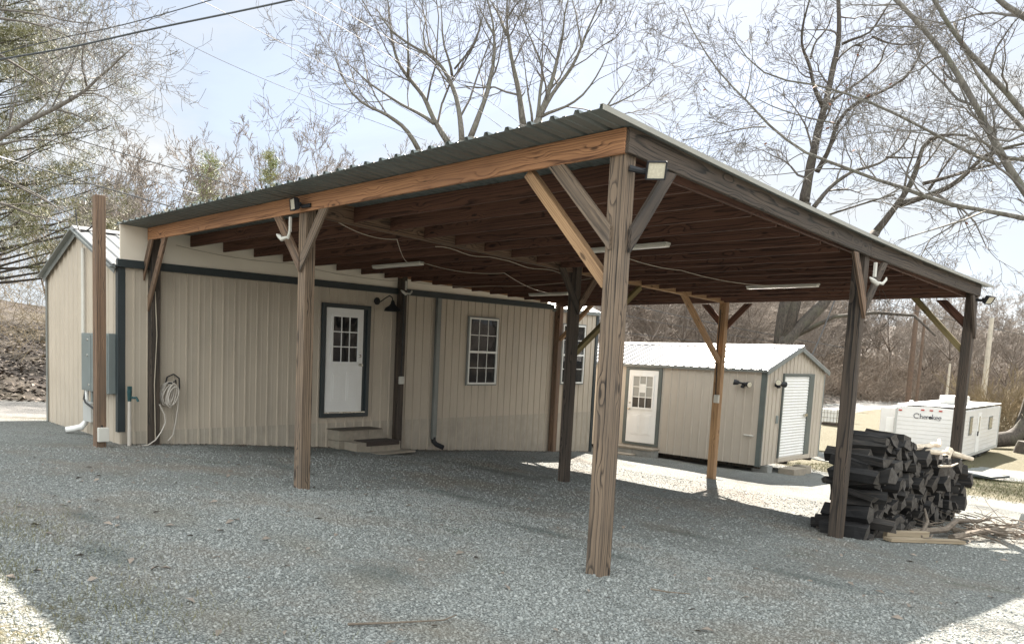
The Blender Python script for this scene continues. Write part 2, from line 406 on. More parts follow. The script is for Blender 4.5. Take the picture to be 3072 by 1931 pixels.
# ------------------------------------------------------------------ the ground
def axis_pts(spec):
    out = []
    for a, b, st in spec:
        n = max(1, round((b-a)/st)); out += [a+(b-a)*i/n for i in range(n)]
    return out + [spec[-1][1]]
gx_ = axis_pts([(-420,-120,20),(-120,-40,4),(-40,-14,1.0),(-14,-3,.4),(-3,14,.3),(14,24,.8),(24,60,3),(60,400,20)])
gy_ = axis_pts([(-300,-60,20),(-60,-16,3),(-16,-7,.6),(-7,20,.3),(20,48,.8),(48,120,2.5),(120,520,20)])
GV = np.array([(x, y, gz(x, y)) for y in gy_ for x in gx_]); nx = len(gx_); ny = len(gy_)
idx = np.arange(nx*ny).reshape(ny, nx)
GF = np.stack([idx[:-1,:-1], idx[:-1,1:], idx[1:,1:], idx[1:,:-1]], -1).reshape(-1, 4)
gme = mesh_np('ground', GV, GF, 4, GROUND, True)
def regions(x, y):
    d = road_x(y)-x
    grass = leaf = road = 0.0
    if d > 2.0: leaf = sst(2.0, 2.8, d)
    elif d < -1.6 and x < -3.7: grass = 1*sst(1.6, 2.2, -d)*sst(3.6, 4.1, -x)
    road = sst(2.6, 1.7, abs(d)) if abs(d) < 3 else 0
    if y < -2.7 and x < 9.8: grass = max(grass, sst(-2.9, -4.8, y)*.55*sst(9.8, 8.6, x))
    if x > -3.0 or y > 13:
        gg = sst(16.0, 19.5, y+.25*(x-8)) if x > 2 else sst(17.5, 19, y)
        tr = sst(3.2, 1.6, abs(y-(30+.2*(x-6)))) if x > 4.6 else 0
        tr2 = sst(2.4, 1.2, abs(y-(27-.4*(x-2)))) if x < 4.6 else 0
        if d < -2: grass = max(grass, gg*(1-max(tr, tr2)))
    if y > 76: leaf = max(leaf, sst(76, 84, y)); grass *= 1-leaf
    if x > 26: leaf = sst(26, 30, x)
    if 10 < y and x < -3: grass = max(grass, sst(1.6, 2.4, -d) if d < -1.6 else 0)
    return grass, leaf, road
ca = gme.color_attributes.new('mask', 'FLOAT_COLOR', 'POINT')
cm = np.array([(*regions(x, y), 1.0) for x, y, z in GV], dtype=np.float32); ca.data.foreach_set('color', cm.ravel())
SPOTS = [(.55,2.6,.75,2.6),(5.0,1.95,1.1,.30),(7.2,1.1,.8,.16),(8.2,.8,.45,.14),(7.9,-1.75,.5,.32),(2.6,.9,1.2,.25),(6.7,-3.35,.5,.22),(5.5,-3.1,.4,.2),(3.2,5.0,1.5,.4),(9.6,2.0,.7,.2),(7.8,2.95,.8,.25)]
SPOTB = [(8.1,-2.1,.55,.35),(9.1,-2.3,.5,.4),(8.4,-3.35,.55,.4),(6.9,-1.8,.6,.3),(2.4,5.6,1.7,.7),(5.4,-2.4,.8,.5),(10.2,-.6,.5,.5),(4.4,3.2,1.4,.6),(9.7,-3.2,.6,.5)]
def spot(S_, x, y, k=1.3): return max([0]+[1-math.hypot((x-a)/(c*k), (y-b)/(d*k)) for a,b,c,d in S_])
def damp(x, y): return spot(SPOTS, x, y)
db = gme.attributes.new('soil', 'FLOAT', 'POINT'); db.data.foreach_set('value', np.array([spot(SPOTB,x,y) for x,y,z in GV], dtype=np.float32))
da = gme.attributes.new('damp', 'FLOAT', 'POINT'); da.data.foreach_set('value', np.array([damp(x,y) for x,y,z in GV], dtype=np.float32))
go = bpy.data.objects.new('ground', gme); COL.objects.link(go); tag(go, kind='structure')

# stones on the drive (nobody could count them)
def scatter_stones(n, x0, x1, y0, y1, smin, smax, name, P=None):
    base = np.array([(-1,-1,-1),(1,-1,-1),(1,1,-1),(-1,1,-1),(-1,-1,1),(1,-1,1),(1,1,1),(-1,1,1)], float)
    fb = np.array([(0,3,2,1),(4,5,6,7),(0,1,5,4),(1,2,6,5),(2,3,7,6),(3,0,4,7)])
    P = P or []
    while len(P) < n:
        x, y = RNG.uniform(x0, x1), RNG.uniform(y0, y1)
        if x < -.1 and y > -.55: continue
        if damp(x,y) > .25 and RNG.random() < .5: continue
        if spot(SPOTB,x,y) > .2 and RNG.random() < .3: continue
        dens = .5+.5*math.sin(x*1.7+2*math.sin(y*.9))*math.sin(y*1.3+x*.4)
        if RNG.random() > .35+.65*dens: continue
        P.append((x, y))
    P = np.array(P); sz = smin*(smax/smin)**(RNG.random(n)**1.7)
    V = np.repeat(base[None], n, 0)*(1+RNG.uniform(-.42,.42,(n,8,3)))
    V[:,4:,:2] *= .62
    V *= (sz[:,None]*.5*np.stack([RNG.uniform(.7,1.4,n), RNG.uniform(.6,1,n), RNG.uniform(.35,.7,n)],1))[:,None,:]
    a = RNG.uniform(0,6.28,n); c, s = np.cos(a)[:,None], np.sin(a)[:,None]
    X = V[:,:,0]*c-V[:,:,1]*s; Y = V[:,:,0]*s+V[:,:,1]*c
    tx, ty = RNG.normal(0,.25,n)[:,None], RNG.normal(0,.25,n)[:,None]
    Z = V[:,:,2]+X*tx+Y*ty
    zz = np.array([gz(x, y) for x, y in P])
    V = np.stack([X+P[:,:1], Y+P[:,1:], Z+(zz+sz*.10)[:,None]], -1).reshape(-1,3)
    F = (fb[None]+(np.arange(n)*8)[:,None,None]).reshape(-1,4)
    me = mesh_np(name, V, F, 4, STONE)
    g = np.repeat(RNG.random(n)**1.1, 8); g2_ = np.repeat([damp(x,y) for x,y in P], 8); g3_ = np.repeat([spot(SPOTB,x,y) for x,y in P], 8); g = np.stack([g,g2_,g3_],1)
    me.attributes.new('gc','FLOAT_VECTOR','POINT').data.foreach_set('vector', g.astype(np.float32).ravel())
    o = bpy.data.objects.new(name, me); COL.objects.link(o)
    return tag(o, kind='stuff')
g1 = scatter_stones(75000, 4.5, 12.2, -4.6, 2.0, .006, .026, 'gravel')
g2 = scatter_stones(45000, .2, 11.5, -3.5, 9.5, .009, .027, 'gravel')
tag(g1, 'loose grey crushed stone on the drive in the foreground', 'gravel'); tag(g2, 'finer grey crushed stone spread under the carport roof', 'gravel')
PO = [(x,y) for x in (0,X1,XA) for y in (0,Y1,Y2)]+[(.29,-1.0)]
g3 = scatter_stones(500, 0, 1, 0, 1, .012, .036, 'gravel', [(a+RNG.normal(0,.13), b+RNG.normal(0,.13)) for a,b in PO for _ in range(50)])
tag(g3, 'coarser stones kicked up around the feet of the posts', 'gravel')
# ------------------------------------------------------------------ blades and leaves
def blades(name, pts, hmin, hmax, w, mat, label, cat):
    n = len(pts); P = np.array([(x, y, gz(x, y)) for x, y in pts]); a = RNG.uniform(0,6.28,n); h = RNG.uniform(hmin,hmax,n)
    d = np.stack([np.cos(a), np.sin(a), np.zeros(n)],1); ln = np.stack([np.cos(a*3.3), np.sin(a*3.3), np.zeros(n)],1)*(h*RNG.uniform(.2,1.1,n))[:,None]
    A = P-d*w/2; B = P+d*w/2; Cc = P+ln*.5+np.array([0,0,1])*(h*.62)[:,None]; T = P+ln+np.array([0,0,1])*(h*.85)[:,None]
    V = np.stack([A,B,Cc+d*w*.3,Cc-d*w*.3,T],1).reshape(-1,3); i = np.arange(n)*5
    F = np.concatenate([np.stack([i,i+1,i+2,i+3],1), np.stack([i+3,i+2,i+4,i+4],1)])
    # degenerate quads become thin tips
    F[n:,3] = F[n:,2]; V2 = np.concatenate([V, T+d*.0005]); F[n:,3] = 5*n+np.arange(n)
    me = mesh_np(name, V2, F, 4, mat); o = bpy.data.objects.new(name, me); COL.objects.link(o)
    return tag(o, label, cat, None, 'stuff')
pts = []
while len(pts) < 9000:
    x, y = RNG.uniform(4.5, 9.8), RNG.uniform(-5.2, -2.6)
    if RNG.random() < sst(-2.7,-4.6,y)*(.35+.65*sst(-.1,.5,math.sin(x*3)*math.sin(y*4))): pts.append((x,y))
blades('grass', pts, .015, .055, .004, GRASSM, 'sparse short grass on the sunlit strip at the near edge of the drive', 'grass')
pts = []
while len(pts) < 16000:
    x, y = RNG.uniform(2, 16), RNG.uniform(16, 32)
    if RNG.random() < regions(x,y)[0]: pts.append((x,y))
blades('grass', pts, .03, .11, .014, GRASSM, 'yellowing lawn grass around the white travel trailer', 'grass')
def leaf_scatter(name, pts, smin, smax, mat, label, cat):
    n = len(pts); P = np.array([(x,y,gz(x,y)+.012) for x,y in pts]); a = RNG.uniform(0,6.28,n); s = RNG.uniform(smin,smax,n)[:,None]
    d = np.stack([np.cos(a),np.sin(a),RNG.uniform(-.25,.35,n)],1); e = np.stack([-np.sin(a),np.cos(a),RNG.uniform(-.3,.5,n)],1)
    V = np.stack([P-d*s, P+e*s*.5+np.array([0,0,.3])*s, P+d*s, P-e*s*.45+np.array([0,0,.25])*s],1).reshape(-1,3); i = np.arange(n)*4
    me = mesh_np(name, V, np.stack([i,i+1,i+2,i+3],1), 4, mat); o = bpy.data.objects.new(name, me); COL.objects.link(o)
    return tag(o, label, cat, None, 'stuff')
leaf_scatter('leaves', [(RNG.uniform(.3,12),RNG.uniform(-4.5,9)) for _ in range(420)], .02, .05, LEAFM, 'dead brown leaves blown over the gravel', 'leaves')
leaf_scatter('leaves', [(RNG.uniform(-.05,.22),RNG.uniform(-.5,12.4)) for _ in range(700)], .012, .035, STICK, 'dark leaf crumbs gathered along the foot of the siding', 'leaves')
pts = []
while len(pts) < 16000:
    y = RNG.uniform(-14, 60); d = 2.1+abs(RNG.normal(0,6)); x = road_x(y)-d; pts.append((x,y))
leaf_scatter('leaves', pts, .05, .13, LEAFM, 'brown leaf litter covering the bank beyond the road', 'leaves')

# ------------------------------------------------------------------ metal siding
def siding(mb, o, du, L, z0, z1, nrm, pitch=.2286, h=.019, minor=True, cuts=()):
    """trapezoid ribs: major every pitch; z1 may be a function of distance along the wall"""
    o = np.array(o, float); du = np.array(du, float); nr = np.array(nrm, float)
    prof = []
    k = 0; u = 0.0
    while u < L-1e-6:
        for a, n in ((0,0),(.006,h),(.030,h),(.042,0)) + (((.112,0),(.116,.002),(.138,.002),(.142,0)) if minor else ()):
            if u+a < L: prof.append((u+a, n))
        u += pitch
    prof.append((L, 0)); prof = sorted(prof + [(c, 0) for c in cuts])
    zf = z1 if callable(z1) else (lambda u: z1)
    vs, fs = [], []
    for u, n in prof:
        p = o+du*u+nr*n; vs += [(p[0],p[1],z0), (p[0],p[1],zf(u))]
    for i in range(len(prof)-1): fs.append((2*i, 2*i+2, 2*i+3, 2*i+1))
    mb.add(vs, fs)
def ribroof(mb, o, du, L, ds, W, nrm, pitch=.2286, h=.02, thick=.0015):
    """ribbed sheet: ribs run along ds (length W), repeated along du (length L)"""
    o, du, ds, nr = (np.array(q, float) for q in (o, du, ds, nrm))
    prof = []; u = 0.0
    while u < L-1e-6:
        for a, n in ((0,0),(.010,h),(.038,h),(.050,0),(.12,0),(.125,.005),(.145,.005),(.15,0)):
            if u+a < L: prof.append((u+a, n))
        u += pitch
    prof.append((L,0)); vs, fs = [], []
    for u, n in prof:
        p = o+du*u+nr*n; vs += [p, p+ds*W, p+nr*thick, p+ds*W+nr*thick]
    for i in range(len(prof)-1):
        a = 4*i; fs += [(a,a+4,a+5,a+1),(a+2,a+3,a+7,a+6),(a,a+2,a+6,a+4),(a+1,a+5,a+7,a+3)]
    e = 4*(len(prof)-1); fs += [(0,1,3,2),(e,e+2,e+3,e+1)]
    mb.add(vs, fs)
def frame_x(mb, x0, x1, y0, y1, z0, z1, w, bottom=True):
    """rectangular frame in a plane of constant x"""
    mb.box((x0,y0,z0),(x1,y0+w,z1)); mb.box((x0,y1-w,z0),(x1,y1,z1)); mb.box((x0,y0+w,z1-w),(x1,y1-w,z1))
    if bottom: mb.box((x0,y0+w,z0),(x1,y1-w,z0+w))

# ------------------------------------------------------------------ the metal building
XW, YC, YR, XB = -.104, -.541, 12.52, -3.52
ZE, ZRG, XRG = 2.95, 3.66, -1.81
bld = thing('metal_building', (XW, YC, gz(0, YC)), 'long taupe metal sided building with slate trim behind the carport posts', 'building')
mb = MB()
siding(mb, (XW,YC,0), (0,1,0), YR-YC, -1.15, ZE, (1,0,0))
gab = lambda u: ZE + (ZRG-ZE)*(1-abs(u-1.706)/1.706)
siding(mb, (XB,YC,0), (1,0,0), XW-XB, -.3, gab, (0,-1,0), cuts=(1.706,))
siding(mb, (XB,YR,0), (1,0,0), XW-XB, -1.2, gab, (0,1,0), cuts=(1.706,))
siding(mb, (XB,YC,0), (0,1,0), YR-YC, -1.15, ZE, (-1,0,0), minor=False)
mb.build('wall', SIDING, bld)
mb = MB(); sk = MB()
siding(sk, (XW+.006,YC+.02,0), (0,1,0), YR-YC-.04, -1.15, .33, (1,0,0)); sk.build('skirting', SKIRTM, bld)
sl = math.hypot(1.706, ZRG-ZE); e1 = np.array([1.706,0,-(ZRG-ZE)])/sl; n1 = np.array([(ZRG-ZE),0,1.706])/sl
ribroof(mb, (XRG,YC-.12,ZRG+.03), (0,1,0), YR-YC+.24, e1, sl+.03, n1)
e2 = e1*np.array([-1,1,1]); n2_ = n1*np.array([-1,1,1])
ribroof(mb, (XRG,YC-.12,ZRG+.03), (0,1,0), YR-YC+.24, e2, sl+.18, n2_)
rf = mb.build('roof', ROOFW, bld)
mb = MB()
mb.add([(XRG-.16,YC-.13,ZRG+.0),(XRG,YC-.13,ZRG+.075),(XRG+.16,YC-.13,ZRG+.0),(XRG-.16,YR+.13,ZRG),(XRG,YR+.13,ZRG+.075),(XRG+.16,YR+.13,ZRG)], [(0,1,4,3),(1,2,5,4),(0,2,1),(3,4,5)])
mb.build('ridge_cap', ROOFW, rf)
mb = MB()   # gable rake trims
for sx in (1,-1):
    a = np.array([XRG, YC-.075, ZRG-.03]); b = a+np.array([sx*1.73,0,-.72]); mb.lumber(a, b, .012, .14, side=(0,1,0))
    a = np.array([XRG, YC-.12, ZRG+.005]); b = a+np.array([sx*1.76,0,-.735]); mb.lumber(a, b, .10, .02, side=(0,1,0))
mb.build('rake_trim', TRIMG, bld)
mb = MB(); mb.box((XW+.001,YC-.05,2.946),(XW+.075,10.52,3.07)); mb.build('eave_trim', TRIM, bld, .004)
mb = MB(); mb.box((XW+.001,10.54,2.90),(XW+.06,YR+.05,2.99)); mb.build('eave_trim', TRIMG, bld, .004)
mb = MB(); mb.box((XW-.07,YC-.028,.33),(XW+.03,YC+.0,2.94)); mb.box((XW+.0,YC+.001,.33),(XW+.03,YC+.095,2.94)); mb.build('corner_trim', TRIM, bld, .003)
mb = MB(); mb.box((XW-.01,YR-.08,-1.1),(XW+.035,YR+.02,2.89)); mb.build('corner_trim', TRIM, bld, .003)
mb = MB(); mb.box((XB-.025,YC-.03,.0),(XB+.06,YC-.021,2.9)); mb.build('corner_trim', TRIMG, bld)
# cream fascia closing the gap up to the carport roof
ZB, HB, SL, YB = 3.4006, .1942, .03393, -.1139
def sag(x, y):
    t = (y-YB)/10.81
    return (x/XA)*(-.047*4*t*(1-t) + .026*t*t*1.0)
def zr(y, x=0): return ZB+HB-SL*(y-YB)+sag(x, y)
mb = MB(); yb_ = 10.3
mb.add([(XW+.002,YC+.01,3.072),(XW+.03,YC+.01,3.072),(XW+.03,yb_,3.072),(XW+.002,yb_,3.072),(XW+.002,YC+.01,zr(YC)+.002),(XW+.03,YC+.01,zr(YC)+.002),(XW+.03,yb_,zr(yb_)+.002),(XW+.002,yb_,zr(yb_)+.002)],
       [(0,3,2,1),(4,5,6,7),(0,1,5,4),(1,2,6,5),(2,3,7,6),(3,0,4,7)])
mb.build('fascia_panel', FASCIA, bld)
# door
def panel_door(par, org, du, nr, mats, name='door', hand=1, pane=GLASS, w=.914, h=2.03, pale=None):
    """nine-light panel door in a local frame: du along the wall, nr outward"""
    o, du, nr = np.array(org, float), np.array(du, float), np.array(nr, float); up = np.array([0,0,1.0])
    def bx(mb, a, b):
        p = MB().box(a, b); mb.add([o+du*v[0]+nr*v[1]+up*v[2] for v in p.v], p.f)
    m = MB(); bx(m, (0,0,0), (w,.02,h))
    for px in (.14, .51):                                  # raised lower panels
        m2 = MB(); bx(m, (px,.02,.22), (px+.264,.027,.80)); bx(m, (px+.045,.027,.265), (px+.219,.034,.755))
    d = m.build(name, mats['leaf'], par, .004)
    x0, x1, z0, z1 = .155, .759, .99, 1.86
    g = MB(); bx(g, (x0,.021,z0), (x1,.026,z1)); 
    pn = g.build('window_pane', pane, d)
    f = MB()
    for a, b in (((x0-.045,.021,z0-.045),(x0,.042,z1+.045)),((x1,.021,z0-.045),(x1+.045,.042,z1+.045)),((x0,.021,z1),(x1,.042,z1+.045)),((x0,.021,z0-.045),(x1,.042,z0))): bx(f, a, b)
    for i in (1,2):
        t = x0+(x1-x0)*i/3; bx(f, (t-.01,.027,z0), (t+.01,.038,z1))
        t = z0+(z1-z0)*i/3; bx(f, (x0,.027,t-.01), (x1,.0365,t+.01))
    f.build('window_frame', mats['leaf'], d)
    xk = w-.07 if hand > 0 else .07
    k = MB(); c = o+du*xk+up*.93
    k.lathe([(.032,.02),(.03,.03),(.012,.034),(.012,.055),(.03,.064),(.034,.078),(.028,.092),(.004,.096)], c, nr, 14); k.build('handle', STEEL, d, smooth=True)
    k = MB(); c = o+du*xk+up*1.11
    k.lathe([(.03,.02),(.029,.034),(.018,.04),(.006,.042)], c, nr, 14); k.build('deadbolt', STEEL, d, smooth=True)
    if pale:
        q = MB(); bx(q, (x0+.21,.0265,z0+.42), (x0+.39,.0275,z0+.66)); q.build('paper_notice', WHITE, d)
    return d
XD = XW+.021
dr = panel_door(bld, (XD, 3.505, .545), (0,1,0), (1,0,0), dict(leaf=WHITE))
mb = MB(); frame_x(mb, XD-.01, XD+.05, 3.395, 4.585, .44, 2.655, .082); mb.build('frame', TRIM, dr, .004)
mb = MB(); mb.box((XD,3.477,.522),(XD+.043,4.503,.543)); mb.build('threshold', STEEL, dr)
mb = MB(); mb.box((XD-.008,4.42,.545),(XD+.012,4.503,2.573)); mb.box((XD-.008,3.477,.545),(XD+.012,3.504,2.573)); mb.build('jamb', TRIM, dr)
def sash_window(par, x, y0, y1, z0, z1):
    m = MB(); frame_x(m, x-.01, x+.03, y0, y1, z0, z1, .05); 
    w = m.build('window', TRIMG, par, .003)
    m = MB(); frame_x(m, x+.0, x+.045, y0+.035, y1-.035, z0+.03, z1-.03, .036); zm = (z0+z1)/2-.02
    m.box((x+.0,y0+.07,zm-.025),(x+.048,y1-.07,zm+.025)); m.build('frame', VINYL, w, .003)
    m = MB(); m.box((x+.004,y0+.07,z0+.066),(x+.012,y1-.07,zm-.0255)); m.box((x+.004,y0+.07,zm+.0255),(x+.02,y1-.07,z1-.066)); m.build('pane', GLASS, w)
    m = MB()
    for za, zb, xx in ((z0+.067,zm-.026,.0125),(zm+.026,z1-.067,.0205)):
        for i in (1,2): t = y0+.07+(y1-y0-.14)*i/3; m.box((x+xx,t-.008,za),(x+xx+.008,t+.008,zb))
        t = (za+zb)/2; m.box((x+xx,y0+.071,t-.008),(x+xx+.0065,y1-.071,t+.008))
    m.build('grille', VINYL, w)
    return w
sash_window(bld, XD, 7.455, 8.49, 1.055, 2.625)
sash_window(bld, XD, 10.93, 11.955, 1.065, 2.63)
mb = MB(); mb.box((XW+.022,6.42,-.12),(XW+.10,6.53,2.945)); ds = mb.build('downspout', TRIMG, bld, .006)
mb = MB(); mb.box((XW+.02,6.535,-.05),(XW+.03,6.6,2.945)); mb.build('channel_trim', TRIM, ds)
mb = MB(); mb.tube([(XW+.06,6.475,-.08),(XW+.07,6.48,-.17),(XW+.13,6.5,-.23),(XW+.30,6.55,-.285)], .055, 10); mb.build('elbow', BLACK, ds, smooth=True)
# barn lamp beside the door
lp = thing('wall_lamp', (XW+.02,4.79,2.70), 'black gooseneck barn lamp on the siding beside the white house door', 'lamp')
mb = MB(); mb.lathe([(.075,.0),(.075,.02),(.05,.035),(.012,.04)], (XW+.021,4.76,2.77), (1,0,0), 18); mb.build('mount', BLACK, lp, smooth=True)
mb = MB(); P = [(XW+.05,4.76,2.77),(XW+.12,4.78,2.76),(XW+.2,4.83,2.83),(XW+.27,4.88,2.88),(XW+.33,4.9,2.85),(XW+.35,4.905,2.76)]; mb.tube(P, .012, 8); mb.build('arm', BLACK, lp, smooth=True)
mb = MB(); mb.lathe([(.02,.02),(.035,.0),(.05,-.06),(.09,-.10),(.15,-.135),(.175,-.20),(.165,-.20),(.14,-.14),(.03,-.09)], (XW+.35,4.905,2.77), (0,0,1), 24); mb.build('lamp_shade', BLACK, lp, smooth=True)

# ------------------------------------------------------------------ entrance steps (concrete blocks)
def block(x0, y0, z0, dx, dy, dz, label, mat=CONC, rz=0.0, cores=True, name='concrete_block'):
    m = MB(); m.box((x0,y0,z0),(x0+dx,y0+dy,z0+dz))
    c = (x0+dx/2, y0+dy/2, z0); o = m.build(name, mat, None, .006, label=label, cat='concrete block', loc=c)
    o.rotation_euler.z = rz
    return o
zs = gz(.3,4)-.02
up_lab = ['pale concrete block left in the lower course against the wall under the house door','pale concrete block middle of the lower course under the house door','pale concrete block right in the lower course against the wall under the house door',
          'pale concrete block left under the upper grey door mat','pale concrete block middle under the upper grey door mat','pale concrete block right under the upper grey door mat']
for c in range(2):
    for k in range(3):
        o = block(XW+.03, 3.60+k*.372, zs+c*.203, .375, .366 if k != 1 else .364, .198, up_lab[c*3+k])
for k, lab in enumerate(('pale concrete block at the left end of the bottom entrance step','pale concrete block in the middle of the bottom entrance step','pale concrete block at the right end of the bottom entrance step')):
    block(XW+.42, 3.72+k*.375, zs-.005, .39, .368, .2, lab)
mb = MB(); n = 10
mb.box((XW+.02,3.58,zs+.404),(XW+.44,4.66,zs+.416)); mb.build('door_mat', MATG, None, .004, label='thin grey mat on the upper entrance step', cat='mat')
mb = MB(); mb.box((XW+.43,3.95,zs+.197),(XW+.835,4.79,zs+.215)); mb.box((XW+.818,3.95,zs+.13),(XW+.833,4.79,zs+.1965)); mb.build('door_mat', MAT_, None, .005, label='dark brown mat folded over the bottom entrance step', cat='mat')
mb = MB(); mb.box((XW+.6,4.0,gz(.6,4.4)+.0),(XW+1.05,5.05,gz(.6,4.4)+.035)); o = mb.build('paving_slab', CONC, None, .006, label='flat pale slab on the gravel at the foot of the entrance step', cat='slab'); o.rotation_euler.z = .06

# ------------------------------------------------------------------ the carport
car = thing('carport', (X1, Y1, gz(X1, Y1)), 'open timber carport with sloping ribbed metal roof on nine posts', 'carport')
HH = .074
post_px = [[0, X1, XA] for _ in range(3)]
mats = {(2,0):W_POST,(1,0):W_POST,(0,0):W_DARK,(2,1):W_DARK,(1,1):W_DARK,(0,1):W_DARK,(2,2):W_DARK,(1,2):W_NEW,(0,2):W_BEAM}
for (ix, iy), m_ in mats.items():
    x, y = (0, X1, XA)[ix], (0, Y1, Y2)[iy]
    if (ix,iy) == (1,1): x += .035
    mb = MB(); mb.lumber((x,y,gz(x,y)-.3), (x,y,zr(y,x)-.02 if iy else zr(y,x)-.005), 2*HH, 2*HH, side=(1,0,0), n=8, warp=.003)
    p = mb.build('post', m_, car, .007)
    if (ix,iy) in ((0,0),): p['label'] = 'dark stained post against the siding'
    if (ix,iy) == (1,2): p['label'] = 'yellowish newer post'
# high header, low header, rake beams, centre beam, wall beam
def beam(a, b, w, h, m_, name, lab=None, side=(0,0,1)):
    mb = MB(); mb.lumber(a, b, h, w, side=side, n=6); o = mb.build(name, m_, car, .005)
    if lab: o['label'] = lab
    return o
hz = HB
beam((-.012,-.094,ZB+hz/2), (8.702,-.094,ZB+hz/2), .038, hz, W_HEAD, 'header_beam', 'orange brown front beam with knots')
for x, w_ in ((XA+HH+.02, W_RAKE),):
    z = lambda y: zr(y,XA)-hz/2
    beam((x,YB+.012,z(YB)),(x,Y1-.02,z(Y1)), .038, hz, w_, 'rake_beam', 'dark grey weathered edge board')
    beam((x,Y1-.015,z(Y1)+.004),(x,Y2+.02,z(Y2)), .038, hz, w_, 'rake_beam', 'lighter grey weathered edge board')
z = lambda y, x: zr(y,x)-hz/2
beam((X1,.115,z(.1,X1)),(X1,Y1-.0,z(Y1,X1)), .076, hz+.03, W_BEAM, 'centre_beam')
beam((X1,Y1+.002,z(Y1,X1)),(X1,Y2+.05,z(Y2,X1)), .076, hz+.03, W_NEW, 'centre_beam', 'yellowish newer beam')
z2_ = lambda y: zr(y)-.07
beam((.055,Y1-.3,z2_(Y1-.3)),(.055,Y2-.08,z2_(Y2)), .038, .14, W_HEAD, 'wall_beam', 'orange brown beam along the siding')
beam((XA-.095,.12,z(.1,XA)),(XA-.095,Y2-.08,z(Y2,XA)), .038, hz, W_PURL, 'rake_beam')
beam((-.0,Y2+HH+.02,zr(Y2)-hz/2),(XA+HH,Y2+HH+.02,zr(Y2,XA)-hz/2), .038, hz, W_PURL, 'header_beam', 'dark low beam at the far edge')
beam((.08,Y2-HH-.02,zr(Y2)-hz/2-.002),(XA-.116,Y2-HH-.02,zr(Y2,XA)-hz/2-.002), .038, hz, W_PURL, 'header_beam')
yy = .61+.06; k = 0
while yy < Y2-.25:
    dh = .178
    mb = MB(); mb.lumber((.076 if yy > Y1-.35 else -.06,yy,zr(yy)-dh/2-.002),(X1-.04,yy,zr(yy,X1)-dh/2-.002), dh, .038, side=(0,0,1), n=4); mb.build('purlin', W_PURL, car)
    mb = MB(); mb.lumber((X1+.04,yy+.02,zr(yy,X1)-dh/2-.002),(XA-.116,yy+.02,zr(yy,XA)-dh/2-.002), dh, .038, side=(0,0,1), n=4); mb.build('purlin', W_PURL, car)
    yy += .61; k += 1
# knee braces
def brace(a, b, w, h, m_, side, lab=None):
    mb = MB(); mb.lumber(a, b, w, h, side=side, n=3); o = mb.build('brace', m_, car, .004)
    if lab: o['label'] = lab
yo = -HH-.02
zt = ZB+.01
def cutbrace(p, d, zlow, ztop, reach, m_, w=.038, bw=.125, off=.012):
    """flat knee brace, sawn plumb at the post and level under the beam; p = post axis point on the face, d = horizontal direction"""
    p, d = np.array([p[0],p[1],0.0]), np.array([d[0],d[1],0.0]); nn = np.array([-d[1],d[0],0])
    th = math.atan2(ztop-zlow, reach-off); hw = bw/2/math.sin(th); vw = bw/2/math.cos(th); up = np.array([0,0,1.0])
    q = [(off, zlow-vw), (reach+hw, ztop), (reach-hw, ztop), (off, zlow+vw)]; o1, o2 = random.uniform(.06,.14), random.uniform(0,40)
    vs = []; gs = []; ax = np.array([math.cos(th), math.sin(th)]); pr = np.array([-ax[1], ax[0]])
    for s in (-1,1):
        for a, z in q: vs.append(p+d*a+up*z+nn*s*w/2); v2 = np.array([a, z]); gs.append((float(v2@pr)%1.0-.5, o1+s*w/2, float(v2@ax)+o2))
    c0 = sum(g[0] for g in gs)/8; gs = [(g[0]-c0, g[1], g[2]) for g in gs]
    m = MB(); m.add(vs, [(0,1,2,3),(7,6,5,4),(0,4,5,1),(1,5,6,2),(2,6,7,3),(3,7,4,0)], gs); m.build('brace', m_, car, .004)
def vx(x, y, zlow, ztop, s, m_, reach=.55, w=.038): cutbrace((x,y), (s,0), zlow, ztop, reach, m_, w)
zt = ZB-.001
vx(X1, yo, ZB-.60, zt, 1, W_POST, .46); vx(X1, yo, ZB-.60, zt, -1, W_BEAM, .50)
vx(XA, yo, ZB-.64, zt, -1, W_POST, .58)
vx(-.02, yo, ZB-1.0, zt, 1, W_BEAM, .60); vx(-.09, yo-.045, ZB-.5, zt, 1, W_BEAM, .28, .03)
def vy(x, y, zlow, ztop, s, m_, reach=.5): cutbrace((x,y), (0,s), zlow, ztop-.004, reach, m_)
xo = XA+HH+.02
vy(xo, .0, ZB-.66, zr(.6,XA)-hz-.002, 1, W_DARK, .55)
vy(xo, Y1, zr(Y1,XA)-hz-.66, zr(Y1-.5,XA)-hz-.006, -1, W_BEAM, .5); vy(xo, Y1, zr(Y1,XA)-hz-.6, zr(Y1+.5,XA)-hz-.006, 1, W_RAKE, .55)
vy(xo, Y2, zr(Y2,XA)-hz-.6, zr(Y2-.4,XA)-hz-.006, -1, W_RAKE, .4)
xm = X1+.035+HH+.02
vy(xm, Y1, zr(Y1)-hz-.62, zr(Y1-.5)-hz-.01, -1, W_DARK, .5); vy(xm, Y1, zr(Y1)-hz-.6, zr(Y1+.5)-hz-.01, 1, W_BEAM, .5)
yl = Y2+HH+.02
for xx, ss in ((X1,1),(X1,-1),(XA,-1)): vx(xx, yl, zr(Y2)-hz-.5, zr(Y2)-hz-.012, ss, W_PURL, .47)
brace((XA-.07,0.0,2.40),(7.68,.0,3.40), .089, .089, W_NEW, (0,1,0), 'long square fresh timber brace')
brace((X1,8.93,3.13),(X1,Y2-.06,1.80), .089, .089, W_NEW, (1,0,0), 'long square fresh timber brace')
brace((X1,Y1+.06,1.80),(X1,7.38,3.10), .089, .089, W_GRN, (1,0,0), 'long greenish timber brace')
brace((7.72,Y2,3.12),(XA-.06,Y2,2.15), .089, .089, W_GRN, (0,1,0), 'long greenish timber brace')
